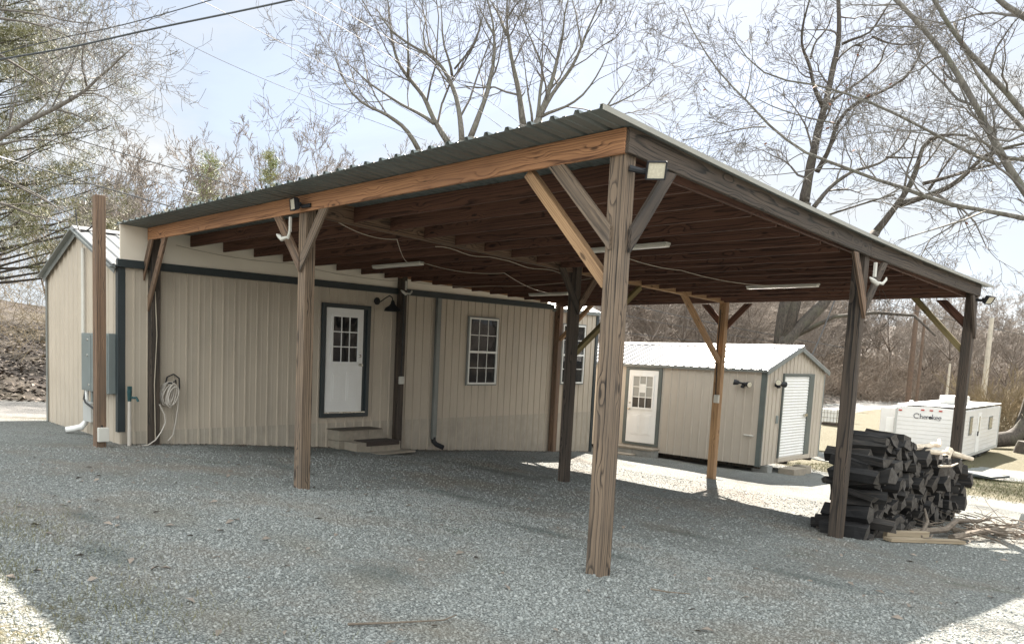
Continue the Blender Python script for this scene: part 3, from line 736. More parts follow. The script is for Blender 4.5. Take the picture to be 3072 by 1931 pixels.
brace((.06,Y2,2.20),(1.03,Y2,3.14), .089, .089, W_NEW, (0,1,0), 'long square fresh timber brace')
# ribbed roof sheets, following the sag of the edge beam
def roof_sheet():
    x0, x1, y0, y1 = -.28, 8.785, -.555, 11.17
    xs = []; u = x1-.03
    while u > x0:
        for a, n in ((.058,0),(.044,.03),(.012,.03),(0,0),(-.07,0),(-.076,.006),(-.10,.006),(-.106,0)):
            if x0 < u+a < x1: xs.append((u+a, n))
        u -= .2286
    xs = sorted(xs+[(x0,0),(x1,0)]); ys = [y0+(y1-y0)*i/12 for i in range(13)]
    vs, fs = [], []; ny_ = len(ys)
    for x, n in xs:
        for y in ys: vs += [(x,y,zr(y,x)+.004+n),(x,y,zr(y,x)+.006+n)]
    for i in range(len(xs)-1):
        for j in range(ny_-1):
            a = (i*ny_+j)*2; b = ((i+1)*ny_+j)*2
            fs += [(a,a+2,b+2,b),(a+1,b+1,b+3,a+3)]
        a = i*ny_*2; b = (i+1)*ny_*2; fs.append((a,b,b+1,a+1)); a += (ny_-1)*2; b += (ny_-1)*2; fs.append((a,a+1,b+1,b))
    m = MB(); m.add(vs, fs); return m.build('roof_panel', GALV, car)
roof_sheet()
mb = MB(); ys = [-.57+11.75*i/14 for i in range(15)]
for (xa, xb, za, zb) in ((8.765,8.80,.028,.031),(8.797,8.803,-.012,.0295)):
    vs, fs = [], []
    for y in ys:
        q = zr(y,XA); vs += [(xa,y,q+za),(xb,y,q+za),(xb,y,q+zb),(xa,y,q+zb)]
    for i in range(len(ys)-1):
        for j in range(4): fs.append((4*i+j,4*i+(j+1)%4,4*i+4+(j+1)%4,4*i+4+j))
    fs += [(3,2,1,0), tuple(4*(len(ys)-1)+j for j in range(4))]
    mb.add(vs, fs)
mb.build('rake_flashing', FLASH, car)
# roofing screw tips showing through between the purlins
mb = MB()
yy = .61+.06
while yy < Y2-.25:
    for i in range(18):
        x = .4+i*.457+.1
        if abs(x-X1) < .1 or x > XA-.2: continue
        for dy in (.035,): mb.box((x-.004,yy+dy,zr(yy,x)-.03),(x+.004,yy+dy+.008,zr(yy,x)+.003))
    yy += .61
mb.build('screws', STEEL, car)
tag(bpy.data.objects['screws'], kind='stuff')

# ------------------------------------------------------------------ lamps, fixtures and cables on the carport
def floodlight(c, face, up, base, label):
    """square LED flood: c centre, face = direction it looks, base = point it is screwed to"""
    c, f, base = np.array(c,float), np.array(face,float), np.array(base,float); f /= np.linalg.norm(f)
    r = np.cross(f, up); r /= np.linalg.norm(r); u = np.cross(r, f)
    t = thing('flood_light', tuple(base), label, 'flood light', 'flood lights on the carport')
    def bx(mb, a, b):
        p = MB().box(a, b); mb.add([c+r*v[0]+f*v[1]+u*v[2] for v in p.v], p.f)
    m = MB(); bx(m, (-.074,-.04,-.068), (.074,0,.068)); 
    for i in range(5): bx(m, (-.062+i*.029,-.06,-.058), (-.055+i*.029,-.0405,.058))
    bx(m, (-.076,.0005,-.07), (.076,.016,-.058)); bx(m, (-.076,.0005,.058), (.076,.016,.07)); bx(m, (-.076,.0005,-.0575), (-.064,.016,.0575)); bx(m, (.064,.0005,-.0575), (.076,.016,.0575))
    m.build('housing', BLACK, t, .006)
    m = MB(); bx(m, (-.0635,.001,-.0575), (.0635,.007,.0575)); m.build('lens', LENS, t)
    m = MB(); e = c-f*.05; m.tube([base, base*.4+e*.6-u*.02, e], [.026,.022,.018], 8); m.tube([e-r*.1, e+r*.1], .012, 8); m.build('bracket', BLACK, t, smooth=True)
floodlight((4.33,-.25,3.47), (-.2,-1,-.12), (0,0,1), (4.50,-.115,3.46), 'black square flood light on the orange front beam above the second post')
floodlight((8.885,.06,3.27), (.55,-.62,-.3), (0,0,1), (8.70,-.03,3.30), 'black square flood light at the high corner of the carport')
floodlight((8.92,10.46,2.98), (.75,-.35,-.5), (0,0,1), (8.70,10.60,3.0), 'black square flood light on the low far corner post')
def twin(c, du, nr, label):
    c, du, nr = (np.array(q,float) for q in (c,du,nr)); up = np.array([0,0,1.0])
    t = thing('twin_lamp_holder', tuple(c), label, 'lamp holder', 'white twin lamp holders under the roof')
    def bx(mb, a, b):
        p = MB().box(a, b); mb.add([c+du*v[0]+nr*v[1]+up*v[2] for v in p.v], p.f)
    m = MB(); bx(m, (-.012,0,-.06), (.018,.03,.12)); m.build('box', WHITE2, t, .004)
    m = MB(); m.tube([c+nr*.05+du*.02-up*.12, c+nr*.09-du*.06-up*.15, c+nr*.08-du*.13-up*.11, c+nr*.08-du*.19-up*.08], [.010,.028,.028,.009], 10)
    m.tube([c+nr*.05-up*.13, c+nr*.08+du*.06-up*.14, c+nr*.09+du*.10-up*.09, c+nr*.09+du*.10-up*.06], [.018,.02,.016,.009], 10); m.build('arm', WHITE2, t, smooth=True)
twin((X1-.16,-.13,3.24), (1,0,0), (0,-1,0), 'white twin lamp holder between the braces of the second front post')
twin((XA+.12,Y1+.10,2.99), (.3,.95,0), (1,0,0), 'white twin lamp holder at the braces of the post by the woodpile')
twin((.13,5.33,3.09), (0,1,0), (1,0,0), 'white twin lamp holder on the wall post beside the downspout')
def strip(x0, x1, y, label):
    z0 = zr(y,(x0+x1)/2)-.15
    t = thing('strip_light', ((x0+x1)/2,y,z0), label, 'strip light', 'strip lights under the carport roof')
    m = MB(); m.box((x0,y-.06,z0-.03),(x1,y+.06,z0)); m.build('housing', WHITE2, t, .006)
    m = MB(); m.lumber((x0+.01,y,z0-.045),(x1-.01,y,z0-.045), .11, .029, side=(0,1,0)); m.build('diffuser', DIFF, t, .01)
strip(1.13,2.40,3.66,'white strip light under the roof nearest the house door')
strip(5.75,6.95,3.66,'white strip light under the roof behind the tall front corner post')
strip(.95,2.0,8.33,'white strip light under the low roof beside the dark middle post')
strip(5.86,7.05,8.26,'white strip light under the low roof near the woodpile')
def cable(pts, r, mat, label, name='cable', cat='cable', group=None, sagz=0.0, n=10, noisez=0.0):
    out = []
    for i in range(len(pts)-1):
        a, b = np.array(pts[i],float), np.array(pts[i+1],float)
        for k in range(n):
            t = k/n; p = a+(b-a)*t; p = p-np.array([0,0,1])*sagz*4*t*(1-t)+np.array([0,0,1])*noisez*math.sin(9*t+i); out.append(p)
    out.append(np.array(pts[-1],float)); m = MB(); m.tube(out, r, 6)
    return m.build(name, mat, None, smooth=True, label=label, cat=cat, group=group)
und = lambda x, y, d=.17: (x,y,zr(y,x)-d)
cable([und(X1-.05,.5,.2),und(X1-.3,1.7,.2),und(2.2,3.5)], .006, CABLE, 'pale cable drooping from the centre beam to the door strip light', sagz=.06)
cable([und(X1-.05,2.2,.24),und(X1-.05,3.6,.24),und(X1-.05,5.2,.25)], .006, CABLE, 'pale cable stapled along the underside of the centre beam', noisez=.02)
cable([und(2.42,3.66),und(2.9,5.2),und(1.6,8.3)], .006, CABLE, 'pale cable looping between the two strip lights near the building', sagz=.07)
cable([und(6.0,3.7),und(5.9,5.9),und(6.3,8.2)], .006, CABLE, 'pale cable looping between the two strip lights on the woodpile side', sagz=.05)
cable([und(.15,.3,.22),und(.16,2.5,.22),und(.16,5.1,.23)], .006, CABLE, 'pale cable sagging along the top of the cream fascia', sagz=.05)
cable([und(.2,5.4,.2),und(1.3,6.6,.19),und(X1-.1,6.0,.22)], .005, CABLE, 'thin pale cable from the wall post to the dark middle post', sagz=.05)
cable([(.09,5.33,3.0),(.092,5.35,2.2),(.09,5.34,1.25)], .012, BLKPL, 'black cable running down the wall post beside the downspout', noisez=.0)
mb = MB(); mb.box((.076,5.28,1.1),(.13,5.40,1.26)); mb.build('outlet_box', WHITE2, None, .01, label='small cream outlet box on the dark wall post', cat='outlet box')
mb = MB(); mb.box((X1-.02,Y2-.135,.93),(X1+.09,Y2-.076,1.10)); mb.build('outlet_box', WHITE2, None, .01, label='white outlet box on the yellowish post in front of the shed', cat='outlet box')
cable([(X1-.03,Y2-.09,2.9),(X1-.035,Y2-.09,2.0),(X1+.0,Y2-.09,1.1)], .009, BLKPL, 'dark cable running down the yellowish post in front of the shed')
cable([(.08,-.02,2.6),(.085,.01,1.9),(.088,-.03,1.1),(.09,-.01,.2)], .008, CABLE, 'pale cable strapped down the dark wall post above the hose')

# ------------------------------------------------------------------ left end of the building
pz = gz(.29,-1.0)
mb = MB(); mb.lumber((.29,-1.0,pz-.3),(.29,-1.0,3.93), .15, .15, side=(1,0,0), n=10, warp=.002)
mb.build('service_post', W_BEAM, None, .006, label='tall square brown timber post standing free at the left end', cat='post', loc=(.29,-1.0,pz))
cab = thing('electrical_cabinet', (-.75,YC-.02,.93), 'flat grey electrical cabinet on the end wall behind the free post', 'electrical cabinet')
mb = MB(); mb.box((-1.36,YC-.14,.935),(-.17,YC-.022,1.90)); mb.build('body', GREYB, cab, .008)
mb = MB(); mb.box((-1.33,YC-.148,.965),(-.92,YC-.141,1.87)); mb.box((-.88,YC-.148,.965),(-.20,YC-.141,1.87)); mb.build('cover', GREYB, cab, .003)
mb = MB()
for (x, z_) in ((-1.05,1.79),(-1.07,1.53),(-1.0,1.04),(-.28,1.5),(-.28,1.08)): mb.lathe([(.022,.0),(.02,.01),(.004,.014)], (x,YC-.148,z_), (0,-1,0), 10)
mb.build('bolts', STEEL, cab)
mb = MB(); mb.tube([(-1.48,YC-.06,1.9),(-1.48,YC-.06,3.33)], .034, 12); mb.build('conduit', WHITE2, None, smooth=True, label='white vertical conduit pipe rising from the grey cabinet', cat='pipe')
mb = MB(); gq = gz(-1.25,YC-.2); mb.tube([(-1.28,YC-.08,.93),(-1.28,YC-.08,gq+.30),(-1.28,YC-.10,gq+.2),(-1.29,YC-.17,gq+.12),(-1.33,YC-.28,gq+.09),(-1.38,YC-.40,gq+.07)], [.035,.035,.05,.055,.055,.052], 12)
mb.build('drain_pipe', WHITE, None, smooth=True, label='white plastic pipe with a bent elbow lying on the gravel', cat='pipe')
mb = MB(); mb.box((-1.22,YC-.17,.42),(-.86,YC-.03,.73)); mb.box((-1.23,YC-.175,.73),(-.85,YC-.028,.745)); mb.build('junction_box', GREYP, None, .005, label='light grey junction box on the wall below the cabinet', cat='junction box')
cable([(-1.30,YC-.1,.93),(-1.28,YC-.13,.78),(-1.0,YC-.2,.74),(-.3,-.85,.68),(.28,-.93,.56),(.37,-1.0,.48)], .016, BLKPL, 'thick black cable curving from the cabinet to the free post', n=5)
mb = MB(); mb.box((-1.08,YC-.09,.745),(-1.02,YC-.03,.94)); mb.build('conduit', GREYB, None, .01, label='short grey conduit between cabinet and junction box', cat='pipe')
mb = MB(); mb.box((.366,-1.07,.25),(.43,-.90,.47)); mb.build('outlet_box', WHITE2, None, .012, label='white weatherproof outlet box on the free standing post', cat='outlet box')
cable([(.29,-1.04,3.55),(-.1,-1.12,3.42),(-.25,-1.14,3.58),(-.28,-1.14,3.78)], .011, BLKPL, 'short black cable loop hanging off the top of the free post', n=5, sagz=.04)
hy = thing('yard_hydrant', (.12,-.46,gz(.12,-.46)), 'yard hydrant with dark green head on a scuffed white pipe', 'hydrant')
hz0 = gz(.12,-.46)
mb = MB(); mb.tube([(.12,-.46,hz0-.1),(.12,-.46,.86)], [.034,.026], 10); mb.build('pipe', HOSE, hy, smooth=True)
mb = MB(); mb.tube([(.12,-.46,.84),(.12,-.46,1.0),(.12,-.46,1.06)], [.03,.04,.02], 10); mb.tube([(.14,-.44,.9),(.2,-.38,.9),(.22,-.36,.84)], .022, 8); mb.box((.10,-.49,1.0),(.15,-.43,1.08)); mb.build('pump_head', GREEN, hy, .004)
hg = thing('hose_hanger', (-.06,.30,1.12), 'black wire hose hanger on the siding beside the dark post', 'hose hanger')
mb = MB(); q = [(XW+.03,.22,1.05),(XW+.06,.25,1.22),(XW+.07,.36,1.27),(XW+.07,.46,1.2),(XW+.06,.47,1.02)]; mb.tube(q, .012, 8); mb.tube([(XW+.03,.25,1.12),(XW+.12,.3,1.12),(XW+.18,.34,1.16)], .01, 8); mb.tube([(XW+.03,.42,1.1),(XW+.12,.38,1.15),(XW+.18,.34,1.18)], .01, 8); mb.build('frame', BLACK, hg, smooth=True)
hs = MB()
for k in range(7):
    pts = []; cy_, cz_ = .20+.018*k, .97-.01*k; ry_, rz_ = .062+.010*(k%4), .155+.02*(k%3)
    for i in range(25): a = 2*math.pi*i/24; pts.append((XW+.05+.022*k+.01*math.sin(a*2+k), cy_+ry_*math.cos(a)+.04*math.sin(a), cz_+rz_*math.sin(a)))
    hs.tube(pts, .0095, 6)
hs.tube([(XW+.14,.30,1.15),(XW+.15,.40,1.0),(XW+.14,.41,.75),(XW+.13,.37,.45),(XW+.12,.33,.25),(XW+.11,.25,.16)], .011, 6)
pts = [(XW+.2,.05,.78),(XW+.22,.13,.62),(XW+.22,.15,.48),(XW+.22,.08,.33),(XW+.24,-.03,.2),(XW+.26,-.16,.13),(XW+.28,-.35,.12)]
hs.tube(pts, .011, 6); hs.build('garden_hose', HOSE, None, smooth=True, label='white garden hose coiled on the hanger with one end trailing down', cat='hose')

# ------------------------------------------------------------------ the shed
SX, SY, SZ, SW, SLn, SHW, SHR = 3.725, 14.257, -.774, 3.745, 6.0, 2.405, 3.0
shed = thing('shed', (SX-SLn/2,SY+SW/2,gz(SX-SLn/2,SY+SW/2)), 'small taupe metal shed with white ribbed roof and roller door', 'shed')
mb = MB(); siding(mb, (SX-SLn,SY,0), (1,0,0), SLn, SZ, SZ+SHW, (0,-1,0), minor=False, h=.022)
gs_ = lambda u: SZ+SHW+(SHR-SHW)*(1-abs(u-SW/2)/(SW/2))
siding(mb, (SX,SY,0), (0,1,0), SW, SZ, gs_, (1,0,0), minor=False, h=.022, cuts=(SW/2,))
siding(mb, (SX-SLn,SY,0), (0,1,0), SW, SZ, gs_, (-1,0,0), minor=False, h=.022, cuts=(SW/2,))
siding(mb, (SX-SLn,SY+SW,0), (1,0,0), SLn, SZ, SZ+SHW, (0,1,0), minor=False, h=.022)
mb.build('wall', SIDESHED, shed)
mb = MB(); lr = math.hypot(SW/2, SHR-SHW); e = np.array([0,-SW/2,-(SHR-SHW)])/lr; n_ = np.array([0,-(SHR-SHW),SW/2])/lr
ribroof(mb, (SX-SLn-.1,SY+SW/2,SZ+SHR+.03), (1,0,0), SLn+.2, e, lr+.10, n_, h=.034)
e = np.array([0,SW/2,-(SHR-SHW)])/lr; n_ = np.array([0,(SHR-SHW),SW/2])/lr
ribroof(mb, (SX-SLn-.1,SY+SW/2,SZ+SHR+.03), (1,0,0), SLn+.2, e, lr+.12, n_)
r_ = mb.build('roof', ROOFW, shed)
mb = MB(); yc_ = SY+SW/2; zt_ = SZ+SHR
mb.add([(SX-SLn-.11,yc_-.16,zt_+.01),(SX-SLn-.11,yc_,zt_+.08),(SX-SLn-.11,yc_+.16,zt_+.01),(SX+.11,yc_-.16,zt_+.01),(SX+.11,yc_,zt_+.08),(SX+.11,yc_+.16,zt_+.01)], [(0,3,4,1),(1,4,5,2),(0,1,2),(3,5,4)])
mb.build('ridge_cap', ROOFW, r_)
mb = MB()
for s in (1,-1):
    a = np.array([SX+.09,yc_,zt_-.0]); b = a+np.array([0,s*(SW/2+.12),-(SHR-SHW)*(SW/2+.12)/(SW/2)]); mb.lumber(a-np.array([0,0,.03]), b-np.array([0,0,.03]), .03, .10, side=(1,0,0))
mb.lumber((SX-SLn-.1,SY-.07,SZ+SHW-.02),(SX+.07,SY-.07,SZ+SHW-.02), .02, .07, side=(0,1,0))
mb.build('eave_trim', TRIMG, shed)
mb = MB(); mb.box((SX-.095,SY-.0265,SZ-.02),(SX+.02,SY-.0225,SZ+SHW-.06)); mb.box((SX+.0225,SY-.012,SZ-.02),(SX+.028,SY+.05,SZ+SHW-.06)); mb.build('corner_trim', TRIMS, shed)
mb = MB(); mb.box((SX+.0145,SY+SW-.06,SZ),(SX+.024,SY+SW+.02,SZ+SHW-.08)); mb.build('corner_trim', TRIMG, shed)
sd = panel_door(shed, (SX-2.906-.914,SY-.024,SZ+.221), (1,0,0), (0,-1,0), dict(leaf=WHITE), hand=-1, pane=GLASSL, pale=True)
mb = MB()
x0, x1 = SX-3.93, SX-2.80; zz0, zz1 = SZ+.15, SZ+.221+2.11
mb.box((x0,SY-.05,zz0),(x0+.1,SY-.015,zz1)); mb.box((x1-.1,SY-.05,zz0),(x1,SY-.015,zz1)); mb.box((x0+.1,SY-.05,zz1-.065),(x1-.1,SY-.015,zz1)); mb.box((x0+.1,SY-.05,zz0),(x1-.1,SY-.015,zz0+.06)); mb.build('frame', TRIMS, sd, .003)
mb = MB(); mb.box((SX-3.66,SY-.0515,SZ+.221+.991),(SX-3.07,SY-.0507,SZ+.221+1.28)); mb.build('dark_panes', GLASS, sd)
# roller door on the gable
ry0, ry1, rz0, rz1 = SY+1.02, SY+2.62, SZ+.14, SZ+2.26
mb = MB(); nS = 28; vs = []; fs = []
for i in range(nS*4+1):
    t = i/(nS*4); zz = rz0+(rz1-rz0)*t; off = (0,.012,.018,.012)[i%4]; vs += [(SX+.02+off,ry0,zz),(SX+.02+off,ry1,zz)]
for i in range(nS*4): fs.append((2*i,2*i+1,2*i+3,2*i+2))
mb.add(vs, fs); rd = mb.build('roller_door', WHITE, shed)
mb = MB(); mb.box((SX+.015,ry0-.06,rz0),(SX+.06,ry0-.001,rz1+.07)); mb.box((SX+.015,ry1+.001,rz0),(SX+.06,ry1+.30,rz1+.07)); mb.box((SX+.015,ry0,rz1+.001),(SX+.06,ry1,rz1+.07)); mb.build('frame', TRIMS, rd, .003)
mb = MB(); mb.box((SX+.015,ry0-.06,rz0-.10),(SX+.07,ry1+.30,rz0-.001)); mb.build('sill', SIDESHED, rd)
mb = MB(); mb.box((SX+.04,ry1-.22,rz0+1.05),(SX+.08,ry1-.02,rz0+1.12)); mb.lathe([(.045,0),(.04,.03),(.01,.035)], (SX+.045,ry1-.12,rz0+1.08), (1,0,0), 12); mb.build('latch', STEEL, rd)
def twinflood(c, du, nr, label):
    c, du, nr = (np.array(q,float) for q in (c,du,nr)); up = np.array([0,0,1.0]); t = thing('twin_flood_light', tuple(c), label, 'flood light', 'black twin flood lights on the shed')
    m = MB(); m.lathe([(.06,0),(.06,.02),(.03,.035)], c, nr, 12); m.lathe([(.03,.035),(.04,.06),(.035,.12),(.01,.125)], c-up*.05, nr, 12); m.build('mount', BLACK, t, smooth=True)
    for s in (-1,1):
        a = c+nr*.05+up*.03; d = du*s*.8+nr*.4-up*.1*s; m = MB(); m.tube([a, a+d*.10, a+d*.14, a+d*.26], [.02,.025,.055,.075], 12); h_ = m.build('lamp_head', BLACK, t, smooth=True)
        m = MB(); m.lathe([(.068,.0),(.06,.006),(.0,.008)], a+d*.262, d, 12); m.build('lens', LENS, h_)
twinflood((SX-.52,SY-.02,SZ+2.02), (1,0,0), (0,-1,0), 'black twin flood light on the long side of the shed')
twinflood((SX+.02,SY+.55,SZ+2.05), (0,1,0), (1,0,0), 'black twin flood light on the shed gable beside the roller door')
mb = MB(); mb.box((SX+.015,SY+.72,SZ+1.05),(SX+.04,SY+.86,SZ+1.25)); mb.build('keypad', GREYB, None, .005, label='small grey keypad on the shed gable left of the roller door', cat='keypad')
mb = MB(); mb.tube([(SX-.42,SY-.04,SZ+.75),(SX-.18,SY-.04,SZ+.74)], .02, 8); mb.build('pipe_stub', WHITE2, None, smooth=True, label='short white pipe stub low on the long side of the shed', cat='pipe')
for k in range(3):
    mb = MB(); y_ = SY+.25+k*1.6; mb.box((SX-SLn+.1,y_,SZ-.10),(SX-.08,y_+.10,SZ-.002)); mb.build('skid', W_DARK, shed)
labs = ['dark concrete block under the near corner of the shed gable','pale concrete block under the shed gable below the roller door','pale concrete block under the far end of the shed gable','grey concrete block of the shed door step on the left','grey concrete block of the shed door step on the right','flat pale slab at the foot of the shed door step']
gzs = lambda x, y: gz(x,y)-.02
def bl(x, y, dx, dy, dz, lab, m=CONC, z=None): return block(x, y, gzs(x+dx/2,y+dy/2) if z is None else z, dx, dy, dz, lab, m)
bl(SX-.30, SY+.30, .4, .3, .2, labs[0], CONCD); bl(SX+.1, SY+.95, .4, .75, .19, labs[1]); bl(SX-.1, SY+2.35, .36, .35, .22, labs[2])
bl(SX-3.95, SY-.42, .6, .36, .2, labs[3], CONCD); bl(SX-3.34, SY-.42, .6, .36, .2, labs[4], CONCD); bl(SX-4.1, SY-.80, .9, .34, .06, labs[5])
mb = MB(); mb.box((SX-3.98,SY-.44,gzs(SX-3.4,SY-.3)+.205),(SX-2.72,SY-.06,gzs(SX-3.4,SY-.3)+.26)); mb.build('step_board', CONC, None, .006, label='pale flat step board in front of the white shed door', cat='step')

# ------------------------------------------------------------------ firewood
LOGEND = plain('firewood_end', (.062,.054,.047), .85, 0, .5, scale=26, bmp=.004)
def log_mesh(kind, L, r):
    k = random.choice((4,4,5,5,6)) if kind != 3 else 7; a0 = random.uniform(0,6.28)
    sect = []
    for i in range(k):
        a = a0+2*math.pi*(i+random.uniform(-.28,.28))/k; q = random.uniform(.86,1.3) if kind != 3 else random.uniform(.92,1.06); sect.append((math.cos(a)*q*1.12, math.sin(a)*q*.92))
    m = MB(); rows = 5; vs = []; gs = []; fs = []; k = len(sect); ph = random.uniform(0,40)
    for i in range(rows):
        t = i/(rows-1); bend = .012*math.sin(t*3+ph); tp = 1-.08*t+.05*math.sin(5*t+ph)
        for a, b in sect:
            j = 1+random.uniform(-.09,.09); vs.append(((t-.5)*L+(random.uniform(-.03,.03) if i in (0,rows-1) else 0), a*r*tp*j+bend, b*r*tp*j)); gs.append((a*r+ph, b*r, t*L+ph))
    for i in range(rows-1):
        for q in range(k): fs.append((i*k+q, (i+1)*k+q, (i+1)*k+(q+1)%k, i*k+(q+1)%k))
    c0 = len(vs); vs.append((-L/2-.004,0,0)); gs.append((ph,0,ph)); c1 = len(vs); vs.append((L/2+.006,0,0)); gs.append((ph,0,ph+L))
    for q in range(k): fs.append((c0, q, (q+1)%k)); fs.append((c1, (rows-1)*k+(q+1)%k, (rows-1)*k+q))
    m.add(vs, fs, gs); me = bpy.data.meshes.new('firewood_log'); me.from_pydata(m.v, [], m.f); me.update()
    me.attributes.new('gc','FLOAT_VECTOR','POINT').data.foreach_set('vector', np.array(m.g,dtype=np.float32).ravel()); me.materials.append(LOG); me.materials.append(LOGEND)
    me.polygons.foreach_set('material_index', np.array([1 if len(f) == 3 else 0 for f in m.f], dtype=np.int32)); me.update()
    return me
LM = [log_mesh((0,2,1,0,2,3,0)[k%7], .42+.05*(k%4), .060+.010*(k%4)) for k in range(14)]
def top_h(y): return float(np.interp(y, [5.6,5.8,6.0,6.3,6.8,7.4,8.2,9.2,9.9,10.35,10.5], [.35,.58,.80,.92,.87,.74,.56,.40,.24,.0,-.3]))
nlog = 0
row = 0
z = None
yv = 5.78; cols = []
while yv < 10.45:
    cols.append(yv); yv += .148
for ci, y in enumerate(cols):
    zb_ = gz(8.5,y)+.055; r = 0
    while zb_ < top_h(y)-.03 and nlog < 290:
        me = random.choice(LM); dz = random.uniform(.112,.142)
        o = bpy.data.objects.new('firewood_log', me); COL.objects.link(o)
        lean = .10*(zb_+.4)
        yoff = (.075 if r % 2 else 0)+random.uniform(-.022,.022)
        if y > 9.6: yoff += .10*max(0, zb_+.6)*0.9
        o.location = (8.575+lean*.6+random.gauss(0,.09 if ci < 3 else .055)+(random.choice((-.13,.12)) if random.random()<.12 else 0), y+yoff, zb_+random.uniform(-.01,.01))
        o.rotation_euler = (random.uniform(0,6.28), random.gauss(0,.07), random.choice((0,math.pi))+random.gauss(0,.24 if ci < 3 else .13))
        s = random.choice((.95,1.08,1.2,1.32))*random.uniform(.92,1.08); o.scale = (random.uniform(.92,1.1), s, s)
        top = zb_+dz >= top_h(y)-.03
        if top: lab = 'dark split log on the top course of the woodpile'
        elif r == 0: lab = 'dark split log in the bottom course of the woodpile on the gravel'
        elif ci < 2: lab = 'dark split log at the near end of the woodpile beside the carport post'
        elif ci > len(cols)-4: lab = 'dark split log at the far end of the woodpile'
        else: lab = 'dark split log in the middle of the stacked woodpile'
        tag(o, lab, 'log', 'split logs stacked in the woodpile'); nlog += 1
        zb_ += dz; r += 1
def ground_log(x, y, rz, lab, k=3, sc=1.15):
    o = bpy.data.objects.new('firewood_log', LM[k]); COL.objects.link(o); o.location = (x,y,gz(x,y)+.06); o.rotation_euler = (random.uniform(0,6),0,rz); o.scale = (.95,sc,sc)
    return tag(o, lab, 'log')
ground_log(8.62, 5.68, .15, 'round log lying on the gravel at the foot of the carport post by the woodpile', 3, 1.3)
ground_log(8.36, 6.05, .2, 'dark log lying on the gravel left of the post by the woodpile', 7, 1.2)
def sticks(mb, c, n, L, r, spread, flat=True, zb_=0, curl=.25):
    for _ in range(n):
        a = random.uniform(0,6.28); p = np.array([c[0]+random.gauss(0,spread[0]), c[1]+random.gauss(0,spread[1]), 0]); p[2] = gz(p[0],p[1])+random.uniform(.01,zb_+.02)
        d = np.array([math.cos(a), math.sin(a), random.uniform(-.05,.22)]); l = L*random.uniform(.4,1.3); rr = r*random.uniform(.4,1.4); pts = [p]
        for k in range(5):
            d = d+np.array([random.gauss(0,curl),random.gauss(0,curl),random.gauss(0,curl*.4)]); d /= np.linalg.norm(d); q = pts[-1]+d*l/5; q[2] = max(q[2], gz(q[0],q[1])+.006); pts.append(q)
        mb.tube(pts, [rr*(1-.13*i) for i in range(6)], 5)
# bare limbs lying over the pile
def limb(pts, r, mat, lab, name='branch'):
    m = MB(); m.tube(pts, [r*(1-.5*i/(len(pts)-1)) for i in range(len(pts))], 8)
    return m.build(name, mat, None, smooth=True, label=lab, cat='branch')
limb([(8.75,7.6,.66),(8.85,8.1,.66),(8.8,8.6,.66),(8.78,9.0,.62),(8.7,9.3,.68)], .05, STICKP, 'bleached thick branch lying on top of the woodpile')
limb([(8.95,7.75,.62),(9.0,8.2,.58),(8.95,8.7,.56),(8.9,9.1,.50)], .04, STICKP, 'second bleached branch lying lower on the woodpile')
limb([(8.75,9.55,.36),(8.75,9.75,.50),(8.77,9.85,.44),(8.9,9.95,.40),(9.0,10.1,.36)], .065, STICKP, 'crooked bleached limb knuckle at the far end of the woodpile')
limb([(9.0,8.2,.38),(9.06,8.6,.36),(9.05,9.0,.37)], .02, STICKP, 'thin bleached twig caught on the face of the woodpile')
limb([(9.05,6.9,gz(9,7)+.06),(9.3,7.6,gz(9,7.6)+.10),(9.25,8.4,gz(9,8)+.16),(9.3,9.3,gz(9,9)+.12),(9.3,10.2,gz(9,10)+.1)], .05, STICK, 'long grey branch lying along the foot of the woodpile')
limb([(9.45,7.3,gz(9.4,7.3)+.04),(9.6,8.0,gz(9.6,8)+.12),(9.7,8.9,gz(9.7,8.9)+.12),(9.6,9.8,gz(9.6,9.8)+.07)], .05, STICK, 'thick grey branch lying in front of the brush heap')
limb([(9.2,6.8,gz(9.2,6.8)+.03),(9.15,7.3,gz(9,7.3)+.2),(9.0,7.7,gz(9,7.7)+.34)], .03, STICK, 'short grey branch leaning on the foot of the woodpile')
mb = MB(); sticks(mb, (9.55,9.0), 110, .62, .011, (.26,.9), zb_=.12); mb.build('brushwood', STICK, None, label='low heap of grey twigs on the gravel beside the woodpile', cat='twigs', kind='stuff')
mb = MB(); sticks(mb, (9.7,9.2), 50, .38, .007, (.35,1.0), zb_=.03); mb.build('brushwood', STICK, None, label='thin loose twigs strewn around the brush heap', cat='twigs', kind='stuff')
def plank(a, b, w, t, lab, mat=W_PLK):
    m = MB(); a = np.array([*a,gz(*a)+t/2+.01]); b = np.array([*b,gz(*b)+t/2+.015]); m.lumber(a, b, w, t, side=np.cross(b-a,(0,0,1))); return m.build('plank', mat, None, .004, label=lab, cat='plank')
plank((8.93,6.20),(9.22,6.98), .11, .085, 'short thick timber plank at the foot of the woodpile')
plank((9.06,5.92),(9.62,7.05), .13, .045, 'longer flat timber plank in front of the thick one')
plank((9.95,9.2),(10.35,10.7), .14, .05, 'brown board lying at the right end of the brush heap', W_BEAM)
mb = MB(); mb.add([(9.55,10.75,gz(9.6,10.9)),(9.95,10.95,gz(9.9,10.9)),(9.6,10.82,gz(9.6,10.9)+.26),(9.82,10.95,gz(9.8,10.9)+.24),(9.6,11.0,gz(9.6,11)),(9.9,11.1,gz(9.9,11)),(9.62,10.92,gz(9.6,11)+.25),(9.84,11.0,gz(9.8,11)+.22)], [(0,1,3,2),(4,6,7,5),(0,2,6,4),(1,5,7,3),(2,3,7,6)])
mb.build('rock', CONCD, None, .02, label='grey upright stone behind the brush heap', cat='rock')
